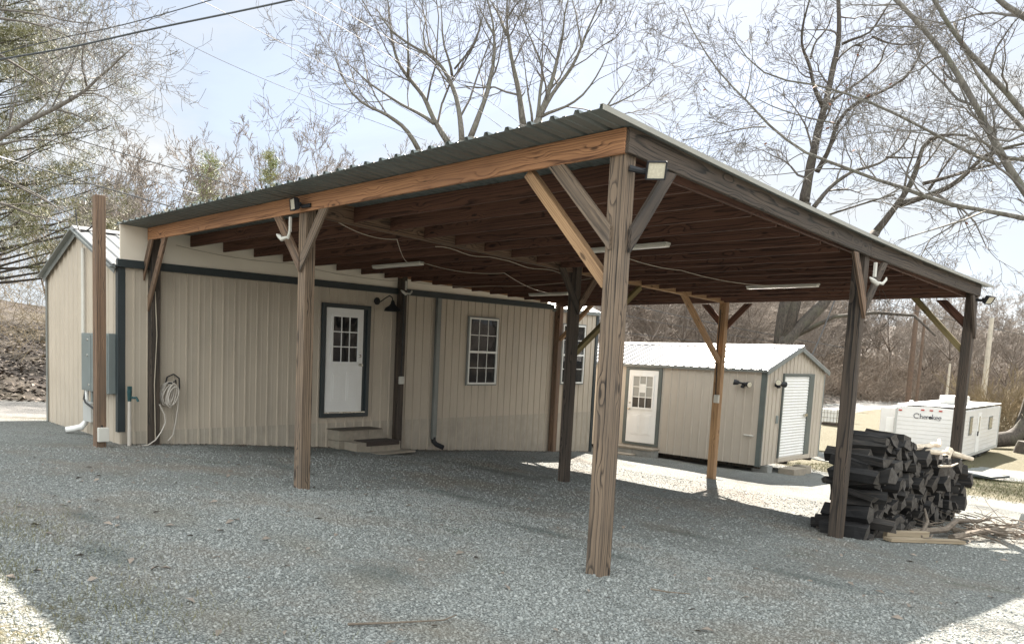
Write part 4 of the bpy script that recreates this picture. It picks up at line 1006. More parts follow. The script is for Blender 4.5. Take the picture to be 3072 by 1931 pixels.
limb([(9.15,-.05,gz(9,0)+.02),(9.28,-.02,gz(9,0)+.025),(9.4,.1,gz(9,0)+.02)], .008, STICK, 'small stick on the gravel near the tall front post')
limb([(8.75,-2.75,gz(8.75,-2.75)+.012),(8.85,-2.5,gz(8.8,-2.5)+.02),(8.95,-2.15,gz(8.9,-2.2)+.02),(8.92,-2.0,gz(8.9,-2)+.03)], .008, STICK, 'thin straight stick lying on the foreground gravel')

# ------------------------------------------------------------------ the travel trailer
TX0, TX1, TY0, TY1, TZ0, TZ1 = 1.42, 3.86, 32.66, 41.0, -1.85, .20
tr = thing('travel_trailer', ((TX0+TX1)/2,(TY0+TY1)/2,gz(2.6,36)), 'white travel trailer with dark lettering parked on the grass behind the woodpile', 'trailer')
TSK = -.055                                               # the trailer stands a little skew to the carport
def tp(x, y, z): return (x+TSK*(y-TY0), y, z)
def tbox(mb, a, b):
    p = MB().box(a, b); mb.add([tp(*v) for v in p.v], p.f); return mb
mb = MB(); vs = []
prof = [(0,TZ0),(0,TZ1-.22),(.0,TZ1-.04),(1.22,TZ1+.05),(2.44,TZ1-.04),(2.44,TZ0)]
for y in (TY0,TY1): vs += [tp(TX0+a,y,b) for a,b in prof]
k = len(prof); fs = [tuple(range(k)), tuple(range(2*k-1,k-1,-1))]+[(i,k+i,k+(i+1)%k,(i+1)%k) for i in range(k)]
mb.add(vs, fs); body = mb.build('body', TRAIL, tr, .03)
mb = MB()
for i in range(9): z_ = TZ0+.25+i*.17; tbox(mb, (TX0+.05,TY0-.012,z_), (TX1-.05,TY0-.002,z_+.012)); tbox(mb, (TX1+.002,TY0+.05,z_), (TX1+.012,TY1-.05,z_+.012))
mb.build('moulding', TRAIL, body)
for (cx_, cy_) in ((TX0,TY0),(TX1,TY0),(TX1,TY1)):
    mb = MB(); tbox(mb, (cx_-.035,cy_-.035,TZ0), (cx_+.035,cy_+.035,TZ1-.06)); mb.build('corner_trim', GREYP, body)
mb = MB(); tbox(mb, (TX1+.003,TY0+.1,TZ0+.02), (TX1+.016,TY1-.1,TZ0+.16)); mb.build('skirt', GREYP, body)
mb = MB(); tbox(mb, (TX0+.3,TY0-.14,TZ0-.14), (TX1-.3,TY0-.035,TZ0-.02)); mb.build('bumper', BLACK, body)
mb = MB(); tbox(mb, (TX0-.03,TY0-.03,TZ1+.062), (TX1+.03,TY1+.03,TZ1+.085)); mb.build('roof', TRAILR, tr, .01)
mb = MB(); tbox(mb, (TX0-.75,TY0+.6,TZ0+.15), (TX0-.003,TY0+4.4,TZ1-.12)); so = mb.build('slide_out', TRAIL, tr, .03)
mb = MB(); tbox(mb, (TX0-.5,TY0+.575,TZ0+.85), (TX0-.2,TY0+.597,TZ0+1.5)); mb.build('window', TRAILR, so, .02)
mb = MB(); tbox(mb, (TX0+1.0,TY0+2.6,TZ1+.086), (TX0+1.95,TY0+3.7,TZ1+.47)); mb.build('air_conditioner', GREYP, tr, .06)
mb = MB()
for (a,b) in ((.35,.8),(.85,.6)): mb.lathe([(.09,0),(.09,.12),(.05,.15)], tp(TX0+a,TY0+b,TZ1+.085), (0,0,1), 12)
mb.build('roof_vent', WHITE2, tr, smooth=True)
for i, fx in enumerate((.14,.96,1.27,1.6,2.3)):
    mb = MB(); tbox(mb, (TX0+fx-.06,TY0-.03,TZ1-.20+(.06 if 0<i<4 else 0)), (TX0+fx+.06,TY0-.002,TZ1-.15+(.06 if 0<i<4 else 0))); mb.build('marker_light', REDL, tr)
# lettering drawn as flat strokes
def stroke(mb, pts, w, t=.012):
    for a, b in zip(pts[:-1], pts[1:]):
        a, b = np.array(a,float), np.array(b,float); d = b-a; L = np.linalg.norm(d)
        if L < 1e-6: continue
        d /= L; nn = np.array([-d[1],d[0]])*w/2; e = d*w*.2
        q = [a-e+nn, a-e-nn, b+e-nn, b+e+nn]
        mb.add([tp(LX+p[0],TY0-.006,LZ+p[1]) for p in q]+[tp(LX+p[0],TY0-.006-t,LZ+p[1]) for p in q], [(0,1,2,3),(7,6,5,4),(0,4,5,1),(1,5,6,2),(2,6,7,3),(3,7,4,0)])
def arc(cx, cy, rx, ry, a0, a1, n=14): return [(cx+rx*math.cos(rad(a0+(a1-a0)*i/n)), cy+ry*math.sin(rad(a0+(a1-a0)*i/n))) for i in range(n+1)]
LX, LZ = TX0+.66, TZ1-.47
lt = MB(); xh = .105; asc = .19; wv = .026
stroke(lt, arc(.10,.10,.10,.10,45,315), wv); stroke(lt, [(.172,.14),(.172,.19)], .018)
def serif(x, z): stroke(lt, [(x-.022,z),(x+.022,z)], .012)
x = .235; stroke(lt, [(x,0),(x,asc)], wv); stroke(lt, arc(x+.04,.065,.04,.04,180,0)+[(x+.08,0)], .02); serif(x,0); serif(x+.08,0)
def ee(x): stroke(lt, [(x-.045,.055),(x+.045,.055)]+arc(x,.052,.047,.053,0,310), .018)
ee(.40); x = .475; stroke(lt, [(x,0),(x,xh)], wv); stroke(lt, arc(x+.035,.065,.035,.04,180,50), .02); serif(x,0)
stroke(lt, arc(.595,.052,.035,.04,0,360), .045)
x = .67; stroke(lt, [(x,0),(x,asc)], wv); stroke(lt, [(x,.045),(x+.07,xh)], .018); stroke(lt, [(x+.02,.055),(x+.085,0)], .022); serif(x,0); serif(x+.085,0); serif(x+.065,xh)
ee(.82); ee(.935); stroke(lt, arc(.905,-.03,.045,.02,180,360,8), .008)
lt.build('lettering', LETT, body)
mb = MB(); tbox(mb, (TX1+.003,TY0+2.9,TZ0+.12), (TX1+.02,TY0+3.6,TZ0+1.82)); td = mb.build('door', TRAILR, tr, .01)
mb = MB(); tbox(mb, (TX1+.021,TY0+3.12,TZ0+1.0), (TX1+.03,TY0+3.38,TZ0+1.7)); mb.build('pane', GLASSL, td)
mb = MB(); tbox(mb, (TX1+.021,TY0+2.96,TZ0+.85), (TX1+.06,TY0+3.04,TZ0+1.05)); mb.build('handle', BLACK, td)
for (a,b,c_,d) in ((1.1,1.75,.95,1.75),(5.6,6.5,1.0,1.6)):
    mb = MB(); tbox(mb, (TX1+.003,TY0+a,TZ0+c_), (TX1+.02,TY0+b,TZ0+d)); w_ = mb.build('window', TRIMG, tr, .01)
    mb = MB(); tbox(mb, (TX1+.021,TY0+a+.06,TZ0+c_+.06), (TX1+.028,TY0+b-.06,TZ0+d-.06)); mb.build('pane', GLASS, w_)
for yy in (3.9,4.75):
    c = tp(TX1-.28,TY0+yy,gz(3.4,TY0+yy)+.33); mb = MB(); mb.lathe([(.15,0),(.33,.01),(.35,.05),(.35,.17),(.33,.21),(.15,.22)], c, (1,0,0), 20); w_ = mb.build('wheel', RUB, tr, smooth=True)
    mb = MB(); mb.lathe([(.16,.2),(.15,.225),(.05,.24)], c, (1,0,0), 14); mb.build('rim', STEEL, w_, smooth=True)
mb = MB(); tbox(mb, (TX0+.2,TY0+.3,TZ0-.16), (TX1-.2,TY1-.2,TZ0-.003)); mb.build('chassis', BLACK, tr)
for a in (.3,1.9):
    mb = MB(); c = tp(TX0+a,TY0+.5,0); mb.tube([(c[0],c[1],gz(c[0],c[1])),(c[0],c[1],TZ0-.1)], .05, 8); mb.build('jack', BLACK, tr)
mb = MB(); ys_ = TY0-2.5; mb.box((4.3,26.4,gz(5,27)+.10),(6.4,27.5,gz(5,27)+.17)); o = mb.build('dark_board', TARP, None, .01, label='flat dark board lying on the grass right of the woodpile', cat='board'); o.rotation_euler.z = -.25
# white tank in a cage behind the shed
tk = at(2497,1240,50); tz = gz(tk[0],tk[1]); tk = (tk[0],tk[1],tz)
tank = thing('storage_tank', tk, 'white square plastic tank in a wire cage behind the shed', 'tank')
mb = MB(); mb.box((tk[0]-.45,tk[1]-.5,tz+.16),(tk[0]+.45,tk[1]+.5,tz+1.05)); mb.build('bottle', WHITE, tank, .06)
mb = MB()
for i in range(6):
    t = -.5+i*.2; mb.box((tk[0]-.49,tk[1]+t*.98-.01,tz+.15),(tk[0]-.47,tk[1]+t*.98+.01,tz+1.1)); mb.box((tk[0]+.47,tk[1]+t*.98-.01,tz+.15),(tk[0]+.49,tk[1]+t*.98+.01,tz+1.1)); mb.box((tk[0]+t*.94-.01,tk[1]-.54,tz+.15),(tk[0]+t*.94+.01,tk[1]-.52,tz+1.1))
for z_ in (.2,.5,.8,1.09): mb.box((tk[0]-.5,tk[1]-.56,tz+z_),(tk[0]+.5,tk[1]-.541,tz+z_+.02)); mb.box((tk[0]+.491,tk[1]-.54,tz+z_),(tk[0]+.51,tk[1]+.54,tz+z_+.02))
mb.build('cage', STEEL, tank); mb = MB(); mb.box((tk[0]-.5,tk[1]-.53,tz),(tk[0]+.5,tk[1]+.53,tz+.149)); mb.build('pallet', W_DARK, tank)
SUN_E, SKY_S, EXPO, CLOUD, SKY_FILL = 5.0, 0.12, 2.3, (1.18, 1.32, 1.48), (4.7, 4.95, 4.95)
# ------------------------------------------------------------------ poles and overhead wires
def pole(u, v0, v1, D, r, mat, label, arm=None):
    b = at(u,v1,D); t = at(u+(v1-v0)*.07,v0,D); z0 = gz(b[0],b[1]); p = thing('utility_pole', (b[0],b[1],z0), label, 'pole')
    m = MB(); m.tube([(b[0],b[1],z0-.3),(b[0],b[1],(z0+t[2])/2),(b[0],b[1],t[2])], [r*1.15,r,r*.85], 10); m.build('shaft', mat, p, smooth=True)
    if arm:
        m = MB(); m.box((b[0]-1.0,b[1]-.06,t[2]-.6),(b[0]+1.0,b[1]+.06,t[2]-.48)); m.build('crossarm', mat, p)
    return b, t
pole(2722,880,1215,58,.17,POLEB,'brown wooden utility pole beyond the road, left of the pair')
pole(2748,960,1215,57,.10,POLEB,'thinner reddish pole beyond the road, right of the pair')
pole(2838,1090,1205,60,.09,POLEP,'short pale post in the woods behind the trailer')
pole(2946,955,1222,52,.15,POLEP,'pale bare utility pole behind the trailer')
def wire(p, D, r, mat, label, sagf=.0):
    pts = []
    for i in range(len(p)-1):
        for k in range(8):
            t = k/8; u = p[i][0]+(p[i+1][0]-p[i][0])*t; v = p[i][1]+(p[i+1][1]-p[i][1])*t; d = D[0]+(D[1]-D[0])*((i+t)/(len(p)-1)); pts.append(at(u,v,d))
    pts.append(at(*p[-1],D[1]))
    P = np.array(pts); n = len(P); 
    for _ in range(12): P[1:-1] = (P[:-2]+2*P[1:-1]+P[2:])/4
    m = MB(); m.tube(list(P), r, 5); m.build('overhead_wire', mat, None, smooth=True, label=label, cat='wire', group='overhead wires')
K = 1.2757
def s24(l): return [(a*K, b*K) for a, b in l]
wire(s24([(-60,150),(0,140),(170,112),(340,72),(520,36),(690,0),(760,-18)]), (13,12), .016, WIREM, 'thick black overhead cable crossing the upper left sky')
wire(s24([(-40,140),(0,125),(150,88),(300,58),(500,0),(540,-14)]), (17,15), .011, WIREM, 'thinner dark wire just above the thick black cable')
wire(s24([(250,-10),(335,45),(480,125),(640,195),(760,242),(1000,330)]), (24,30), .009, WIREL, 'thin grey wire descending from the left limbs to the roof edge')
wire(s24([(440,-15),(500,15),(640,90),(760,150),(900,225),(1010,290)]), (22,30), .009, WIREL, 'thin grey wire descending right of the thick black cable')
wire(s24([(-40,262),(0,275),(160,322),(300,365),(440,405),(570,442)]), (20,24), .014, WIREL, 'pale thick wire running down through the pine to the roof edge')
wire(s24([(-40,300),(40,332),(220,385),(380,432),(470,458)]), (19,23), .011, WIREM, 'dark wire between the pale wire and the service cable')
wire(s24([(-40,355),(0,370),(110,402),(250,443),(410,488)]), (15,18), .016, WIREM, 'black service cable running down to the roof behind the free post')
wire(s24([(700,-40),(830,40),(980,130),(1120,215),(1250,310)]), (26,34), .010, WIREL, 'pale wire crossing in front of the tall bare trees, upper of two')
wire(s24([(690,0),(830,80),(960,160),(1100,240),(1180,300)]), (26,34), .010, WIREL, 'pale wire crossing in front of the tall bare trees, lower of two')
wire(s24([(1440,705),(1560,735),(1700,765),(1830,790),(2000,820)]), (44,46), .018, WIREL, 'pale wire seen under the roof above the shed, upper one')
wire(s24([(1440,735),(1560,760),(1700,785),(1900,815)]), (44,46), .014, WIREL, 'pale wire seen under the roof above the shed, middle one')
wire(s24([(1470,782),(1600,798),(1760,812),(1940,836)]), (44,46), .014, WIREL, 'pale wire seen under the roof just above the shed ridge')
wire(s24([(2025,690),(2160,735),(2300,765),(2420,790)]), (50,52), .018, WIREL, 'pale wire in the woods behind the far carport post')
wire(s24([(1905,845),(1930,790),(1950,740),(1965,700)]), (28,28), .02, WIREL, 'pale guy wire rising beside the shed roof')

# ------------------------------------------------------------------ trees
class Tree:
    """limbs as connected tapering tubes, twigs as many small prisms"""
    def __init__(s, D, seed, k=1.0): s.limbs = []; s.seg = []; s.D = D; s.k = k; s.rng = random.Random(seed); s.rmin = D*.00025
    def grow(s, p, d, L, r, lvl, up=.12, wander=.22, spawn=(5,4,3), ang=(.45,1.05), ratio=(.35,.62)):
        R = s.rng; n = 6 if lvl >= 2 else (4 if lvl == 1 else 3); st = L/n; kids = []
        for i in range(n):
            d = d+np.array([R.gauss(0,wander),R.gauss(0,wander),R.gauss(0,wander)+up]); d /= np.linalg.norm(d)
            q = p+d*st; r1 = max(r*(1-.75*(i+1)/n), s.rmin); r0 = max(r*(1-.75*i/n), s.rmin)
            s.seg.append((p, q, r0, r1)); kids.append((p, q, d, r0)); p = q
        if lvl <= 0: return
        for k in range(spawn[min(lvl-1, len(spawn)-1)]):
            i = R.randrange(1, n); a, b, dd, rr = kids[i]; t = R.random(); s.child(a+(b-a)*t, dd, L*R.uniform(*ratio), rr*.6, lvl-1, up, wander, spawn, ang, ratio)
    def child(s, p, d, L, r, lvl, up, wander, spawn, ang, ratio):
        R = s.rng; x = np.cross(d, np.array([R.gauss(0,1),R.gauss(0,1),R.gauss(0,1)])); x /= np.linalg.norm(x)+1e-9; a = R.uniform(*ang)
        s.grow(p, d*math.cos(a)+x*math.sin(a), L, r, lvl, up, wander, spawn, ang, ratio)
    def raw(s, pts, rr): s.limbs.append(([np.array(p,float) for p in pts], [r*s.k for r in rr]))
    def limb(s, pts, r0, r1, every=.55, lvl=2, L=(1.2,2.6), up=.10, start=.15, **kw):
        r0 *= s.k*.74; r1 *= s.k*.7; every *= s.k; L = (L[0]*s.k, L[1]*s.k)
        P = [np.array(p,float) for p in pts]; Q = [P[0]]
        for a, b in zip(P[:-1], P[1:]):
            m = max(1, int(np.linalg.norm(b-a)/.45)); Q += [a+(b-a)*i/m for i in range(1, m+1)]
        Q = np.array(Q)
        if len(Q) > 4:
            for _ in range(2): Q[1:-1] = (Q[:-2]+2*Q[1:-1]+Q[2:])/4
            j = np.cumsum(np.array([[s.rng.gauss(0,.012) for _ in range(3)] for _ in Q]), 0); Q = Q+j-j[-1]*np.linspace(0,1,len(Q))[:,None]
        n = len(Q); R = [max(r0+(r1-r0)*(i/(n-1))**.85, s.rmin) for i in range(n)]
        R = [x*(1+.05*math.sin(i*1.7)) for i, x in enumerate(R)]
        s.limbs.append((list(Q), R)); acc = 0
        for i in range(1, n):
            acc += np.linalg.norm(Q[i]-Q[i-1])
            if i/n > start and acc > every*s.rng.uniform(.6,1.4):
                acc = 0; d = Q[i]-Q[i-1]; d /= np.linalg.norm(d)+1e-9
                s.child(Q[i], d, s.rng.uniform(*L)*(1-.35*i/n), min(R[i]*.55, .05*s.k), lvl, up, kw.get('wander',.2), kw.get('spawn',(4,4,4)), kw.get('ang',(.5,1.15)), kw.get('ratio',(.35,.65)))
    def meshes(s, bark, twig, off, nl=8):
        m = MB()
        for P, R in s.limbs: m.tube(P, R, nl if max(R) > .05 else 5)
        out = []
        if m.v:
            me = bpy.data.meshes.new('trunk'); me.from_pydata((np.array(m.v)-off).tolist(), [], m.f); me.polygons.foreach_set('use_smooth', np.ones(len(me.polygons),dtype=bool)); me.update(); me.materials.append(bark); out.append(me)
        if s.seg:
            A = np.array([q[0] for q in s.seg])-off; B = np.array([q[1] for q in s.seg])-off; ra = np.array([q[2] for q in s.seg]); rb = np.array([q[3] for q in s.seg])
            d = B-A; d /= np.linalg.norm(d,axis=1)[:,None]+1e-9; h = np.where(np.abs(d[:,2:3])<.9, np.array([[0,0,1.0]]), np.array([[1.0,0,0]]))
            u = np.cross(d,h); u /= np.linalg.norm(u,axis=1)[:,None]; w = np.cross(d,u); V = np.zeros((len(A),6,3))
            for k in range(3):
                c, sn = math.cos(2.094*k), math.sin(2.094*k); e = u*c+w*sn; V[:,k] = A+e*ra[:,None]; V[:,3+k] = B+e*rb[:,None]
            i = (np.arange(len(A))*6)[:,None,None]; F = (np.array([[0,1,4,3],[1,2,5,4],[2,0,3,5]])[None]+i).reshape(-1,4)
            out.append(mesh_np('crown', V.reshape(-1,3), F, 4, twig))
        return out
    def place(s, base, bark, twig, label, cat='tree', group=None, name='bare_tree'):
        t = thing(name, tuple(base), label, cat, group)
        for me in s.meshes(bark, twig, np.array(base)):
            o = bpy.data.objects.new(me.name.split('.')[0], me); COL.objects.link(o); o.parent = t
        return t
def tr_pts(l, D, ox, oy, sc=2.163, dd=0.0):
    n = len(l); return [at(ox+u/sc, oy+v/sc, D+dd*(i/max(1,n-1))) for i, (u,v) in enumerate(l)]
def to_ground(p, lean=(0,0)):
    b = np.array([p[0]+lean[0], p[1]+lean[1], 0]); b[2] = gz(b[0],b[1])-.15; return b
# --- tall bare trees behind the roof ---
Z2 = lambda l, D, dd=0: tr_pts(l, D, 1024, 0, 2.163, dd)
def bole(T, first, r, base, bend=.3):
    """carry a limb down to the trunk base"""
    p = np.array(first); b = np.array(base); m = (p+b)/2+np.array([bend*.3,0,0]); T.raw([b, b+(m-b)*.5, m, p], [r*1.5,r*1.25,r*1.1,r])
def many(T, lims, D, r, **kw):
    firsts = []
    for l, rr, dd in lims:
        P = Z2(l, D, dd); firsts.append((P[0], rr)); T.limb(P, rr, rr*.22, **kw)
    return firsts
kw = dict(every=.75, lvl=3, L=(2.0,4.8), spawn=(3,4,5), up=.07, wander=.17, start=.1, ang=(.45,1.0), ratio=(.38,.62))
T = Tree(42, 1, 42/27); f = many(T, [([(500,975),(440,850),(350,770),(250,720),(130,680),(60,610),(0,490),(-40,380)],.125,-2),
   ([(695,930),(620,810),(580,720),(540,620),(430,500),(370,430),(330,290),(310,100),(290,-60)],.14,1.5),
   ([(430,500),(440,400),(430,200),(420,0)],.07,-1.5),([(600,800),(540,740),(440,710),(330,640),(200,560),(80,440),(0,380)],.085,2)], 42, .1, **kw)
base = to_ground((f[0][0]+f[1][0])/2); 
for p, r in f[:2]: bole(T, p, r, base)
T.place(base, BARK, TWIG, 'bare multi-stem tree behind the roof with limbs leaning far left', group='tall bare trees behind the carport')
T = Tree(41, 2, 41/26); f = many(T, [([(780,915),(770,760),(745,620),(705,520),(660,430),(560,350),(430,290),(310,200),(230,60)],.13,1),
   ([(720,500),(730,450),(700,390),(650,300),(660,150),(640,-20)],.07,-1.5),([(735,450),(800,380),(870,270),(900,200),(910,60)],.05,-2),
   ([(840,890),(900,740),(950,600),(985,450),(1000,250),(1000,150),(960,50),(930,-60)],.14,-1),([(990,230),(930,120),(870,-10)],.06,1.5),([(560,350),(520,230),(560,90),(540,-30)],.05,1)], 41, .1, **kw)
base = to_ground((f[0][0]+f[3][0])/2)
for p, r in (f[0], f[3]): bole(T, p, r, base)
T.place(base, BARK, TWIG, 'bare tree with two grey stems forking in a V behind the middle of the roof', group='tall bare trees behind the carport')
T = Tree(44, 3, 44/29); f = many(T, [([(1180,815),(1150,620),(1110,420),(1080,250),(1075,100),(1078,-40)],.17,0),([(1070,230),(1020,100),(960,-10)],.09,2),([(1080,110),(1130,40),(1180,-30)],.06,-2),
   ([(1150,650),(1190,600),(1195,570)],.05,0),([(1240,800),(1215,640),(1200,500),(1180,330)],.07,1)], 44, .1, **kw)
base = to_ground(f[0][0]); bole(T, f[0][0], .17, base); bole(T, f[4][0], .08, base+np.array([.5,.3,0]))
T.place(base, BARK, TWIG, 'bare tree with one straight grey stem left of the roof peak', group='tall bare trees behind the carport')
T = Tree(43, 4, 43/28); f = many(T, [([(1270,790),(1290,580),(1305,430),(1260,330),(1190,160),(1150,40)],.10,1.5),([(1275,780),(1350,600),(1400,400),(1440,260),(1450,100),(1480,-30)],.14,0),
   ([(1280,770),(1400,560),(1500,450),(1560,300),(1630,130),(1700,-20)],.13,-1.5),([(1560,310),(1530,150),(1500,0)],.06,1),([(1290,760),(1400,710),(1520,670),(1620,560),(1700,430),(1740,300)],.09,-2),
   ([(1640,720),(1750,690),(1900,620),(2000,540),(2080,480)],.06,-2),([(1720,700),(1800,590),(1880,480),(1920,380)],.05,1)], 43, .1, **kw)
base = to_ground(f[0][0])
for p, r in f[:3]: bole(T, p, r, base)
T.place(base, BARK, TWIG, 'spreading bare tree just left of the roof peak with branches fanning right', group='tall bare trees behind the carport')
# --- oaks on the right ---
Z3 = lambda l, D, dd=0: tr_pts(l, D, 2048, 0, 2.163, dd)
def build_right(T, lims, **kw):
    out = []
    for l, r0, r1, dd in lims:
        P = Z3(l, T.D, dd); out.append(P[0]); T.limb(P, r0, r1, **kw)
    return out
kr = dict(every=.70, lvl=3, L=(1.7,4.2), spawn=(3,4,5), up=.02, wander=.2, start=.05, ang=(.45,1.1), ratio=(.38,.62))
T = Tree(45, 5, 1.5); f = build_right(T, [([(790,1320),(840,1050),(880,880),(920,700),(960,550),(985,400),(1020,250),(1020,100),(1010,-40)],.27,.10,0),([(915,700),(850,580),(830,430),(760,290),(790,120),(830,-20)],.11,.04,-2),
   ([(870,1120),(950,1000),(1000,800),(1050,700),(1150,650),(1300,600),(1450,520),(1530,400),(1570,280)],.13,.04,-3),([(960,660),(1080,580),(1200,500),(1290,420),(1310,300),(1440,210)],.08,.03,2),
   ([(1030,290),(1100,250),(1220,240),(1290,100),(1370,-20)],.08,.03,-1.5),([(830,380),(860,250),(940,200),(980,60)],.06,.03,1.5),([(1230,240),(1330,290),(1480,290),(1560,280)],.06,.03,1)], **kr)
p0 = f[0]; pb = at(2330,1010,45); base = to_ground(pb); T.raw([base, base*.5+np.array(p0)*.5+np.array([-.15,0,0]), np.array(p0)], [.30,.27,.25])
T.place(base, BARKD, TWIGD, 'large bare oak behind the shed with forked dark trunk above the roof edge', group='bare oaks on the right')
T = Tree(40, 6, 40/27); f = build_right(T, [([(1250,1510),(1350,1380),(1430,1280),(1500,1180),(1550,950),(1580,880),(1680,860),(1850,880)],.17,.05,-2),([(1400,1330),(1560,1280),(1720,1230),(1850,1130),(1950,1000),(2070,960),(2240,925)],.15,.06,-3),
   ([(850,1345),(950,1220),(1080,1120),(1280,1060),(1440,950),(1480,850)],.11,.04,2),([(1600,1230),(1700,1080),(1800,950)],.07,.03,1),([(1560,1190),(1700,1160),(1900,1090),(2220,1020)],.09,.05,-1),([(1320,1020),(1450,1025),(1520,1020)],.06,.04,0),([(930,1400),(1150,1330),(1380,1260)],.05,.04,-1)], **kr)
fk = at(1850*K,800*K,40); base = to_ground(at(1835*K,825*K,40)); m1 = at(1935*K,715*K,40); T.raw([base, np.array(fk), np.array(m1), np.array(at(1985*K,640*K,40)), np.array(f[0])], [.27,.24,.20,.18,.165]); T.raw([np.array(fk), at(1890*K,640*K,40.5), at(1870*K,560*K,41), np.array(f[2])], [.20,.15,.12,.11])
T.raw([np.array(at(1870*K,790*K,40)), at(1960*K,745*K,39), at(2060*K,735*K,38), at(2150*K,742*K,37), at(2200*K,790*K,36)], [.085,.065,.055,.045,.025])
T.place(base, BARKD, TWIGD, 'leaning mossy oak behind the shed with dark limbs sweeping right', group='bare oaks on the right')
T = Tree(15, 7, 15/11); f = build_right(T, [([(2560,1900),(2400,1480),(2215,1260),(2120,1120),(2060,980),(1980,830),(1850,560),(1720,370),(1560,170),(1380,0),(1300,-80)],.085,.042,1),
   ([(2420,1000),(2215,850),(2060,690),(1900,500),(1800,300),(1760,150)],.045,.02,1.5),([(2400,950),(2215,720),(2000,480),(1850,330),(1700,170),(1620,-20)],.06,.035,-1),([(2330,190),(2215,110),(2100,40),(2030,-20)],.06,.05,0),
   ([(2400,1460),(2215,1430),(2100,1390),(1930,1370),(1750,1330),(1560,1280),(1440,1230),(1250,1160),(1080,1100),(950,1050),(800,1010),(670,920),(540,830),(470,720),(410,650),(320,590),(200,480),(120,330),(60,200),(0,50)],.05,.011,1.5),
   ([(2060,1060),(1900,1010),(1750,930),(1600,850),(1400,740),(1200,650),(1050,570),(850,550),(650,530),(500,500),(400,380),(330,250)],.035,.009,-1.5),([(540,830),(470,820),(350,850),(220,890),(0,910)],.016,.008,-.5),
   ([(410,650),(420,580),(460,470),(480,330),(430,200)],.013,.007,.5),([(1000,800),(860,780),(650,740),(570,690),(480,640)],.018,.008,0),([(1960,1370),(1800,1440),(1600,1510),(1400,1560)],.022,.01,-1),([(2230,1040),(2100,1020),(1950,920),(1850,890)],.04,.02,0)],
   every=.27, lvl=3, L=(.8,2.1), spawn=(3,4,4), up=.0, wander=.18, start=.02, ang=(.4,1.0))
for i in range(260):                                     # a few leaves that have held on
    pass
base = to_ground(at(3560,1500,16)); T.raw([base, (base+np.array(f[0]))/2+np.array([.1,0,0]), np.array(f[0])], [.2,.13,.085])
t7 = T.place(base, BARK, TWIG, 'near bare oak with pale limbs reaching in from the right edge', group='bare oaks on the right')
LV = [q[1] for q in T.seg[::23]]; n = len(LV); P = np.array(LV); a = RNG.uniform(0,6.28,n); s_ = RNG.uniform(.012,.035,n)[:,None]; keep = RNG.random(n) < .10; P, a, s_ = P[keep], a[keep], s_[keep]; n = len(P)
d = np.stack([np.cos(a),np.sin(a),RNG.uniform(-1,0,n)],1); e = np.stack([-np.sin(a),np.cos(a),RNG.uniform(-.8,.8,n)],1); V = (np.stack([P,P+e*s_+d*s_,P+d*s_*2.4,P-e*s_+d*s_],1)-base).reshape(-1,3); i = np.arange(n)*4
lo = bpy.data.objects.new('leaves', mesh_np('leaves', V, np.stack([i,i+1,i+2,i+3],1), 4, LEAFR)); COL.objects.link(lo); lo.parent = t7; tag(lo, kind='stuff')
# --- left: bare limbs and pine ---
Z1 = lambda l, D, dd=0: tr_pts(l, D, 0, 0, 2.163, dd)
T = Tree(17, 8)
fs = []
for l, r0, r1, dd in [([(-300,1100),(-120,960),(0,870),(200,770),(330,720),(440,650),(560,580),(640,500),(700,440),(780,370),(860,310)],.095,.015,-2),([(520,610),(600,588),(680,600),(760,690),(830,760)],.03,.01,1),([(-200,110),(0,120),(150,140),(300,160),(450,220),(560,300),(640,420)],.045,.012,1),
   ([(-200,40),(0,60),(150,70),(300,100),(420,140),(520,165),(620,150)],.04,.012,-1),([(560,560),(500,420),(530,300),(560,200),(600,60)],.035,.01,-1),([(-200,980),(0,960),(150,880),(330,880),(480,940),(600,1010)],.045,.012,1),([(-100,1100),(60,1180),(200,1260),(340,1330),(520,1420)],.05,.015,1),([(360,710),(480,740),(580,790),(650,850)],.035,.012,0),
   ([(-100,300),(100,420),(260,520),(420,600)],.05,.015,2),([(-100,1300),(50,1330),(220,1400),(420,1440)],.05,.015,1)]:
    P = Z1(l, 17, dd); fs += [P[0]]*(l[0][0] < -50); T.limb(P, r0, r1, every=.34, lvl=3, L=(1.0,2.8), spawn=(3,4,5), up=.04, wander=.17, start=.12)
tp_ = at(-420, 300, 17); base = to_ground(at(-380, 1250, 17)); T.raw([base, base*.6+np.array(tp_)*.4, np.array(tp_)], [.24,.18,.11])
for p in fs:
    q = np.array(p); h_ = min(max((q[2]-1.2-base[2])/(tp_[2]-base[2]), .05), 1); b_ = base+(np.array(tp_)-base)*h_; T.limbs.append(([b_, q], [.07,.045]))
T.place(base, BARKL, TWIG, 'bare tree at the left edge with a heavy limb rising to the right')
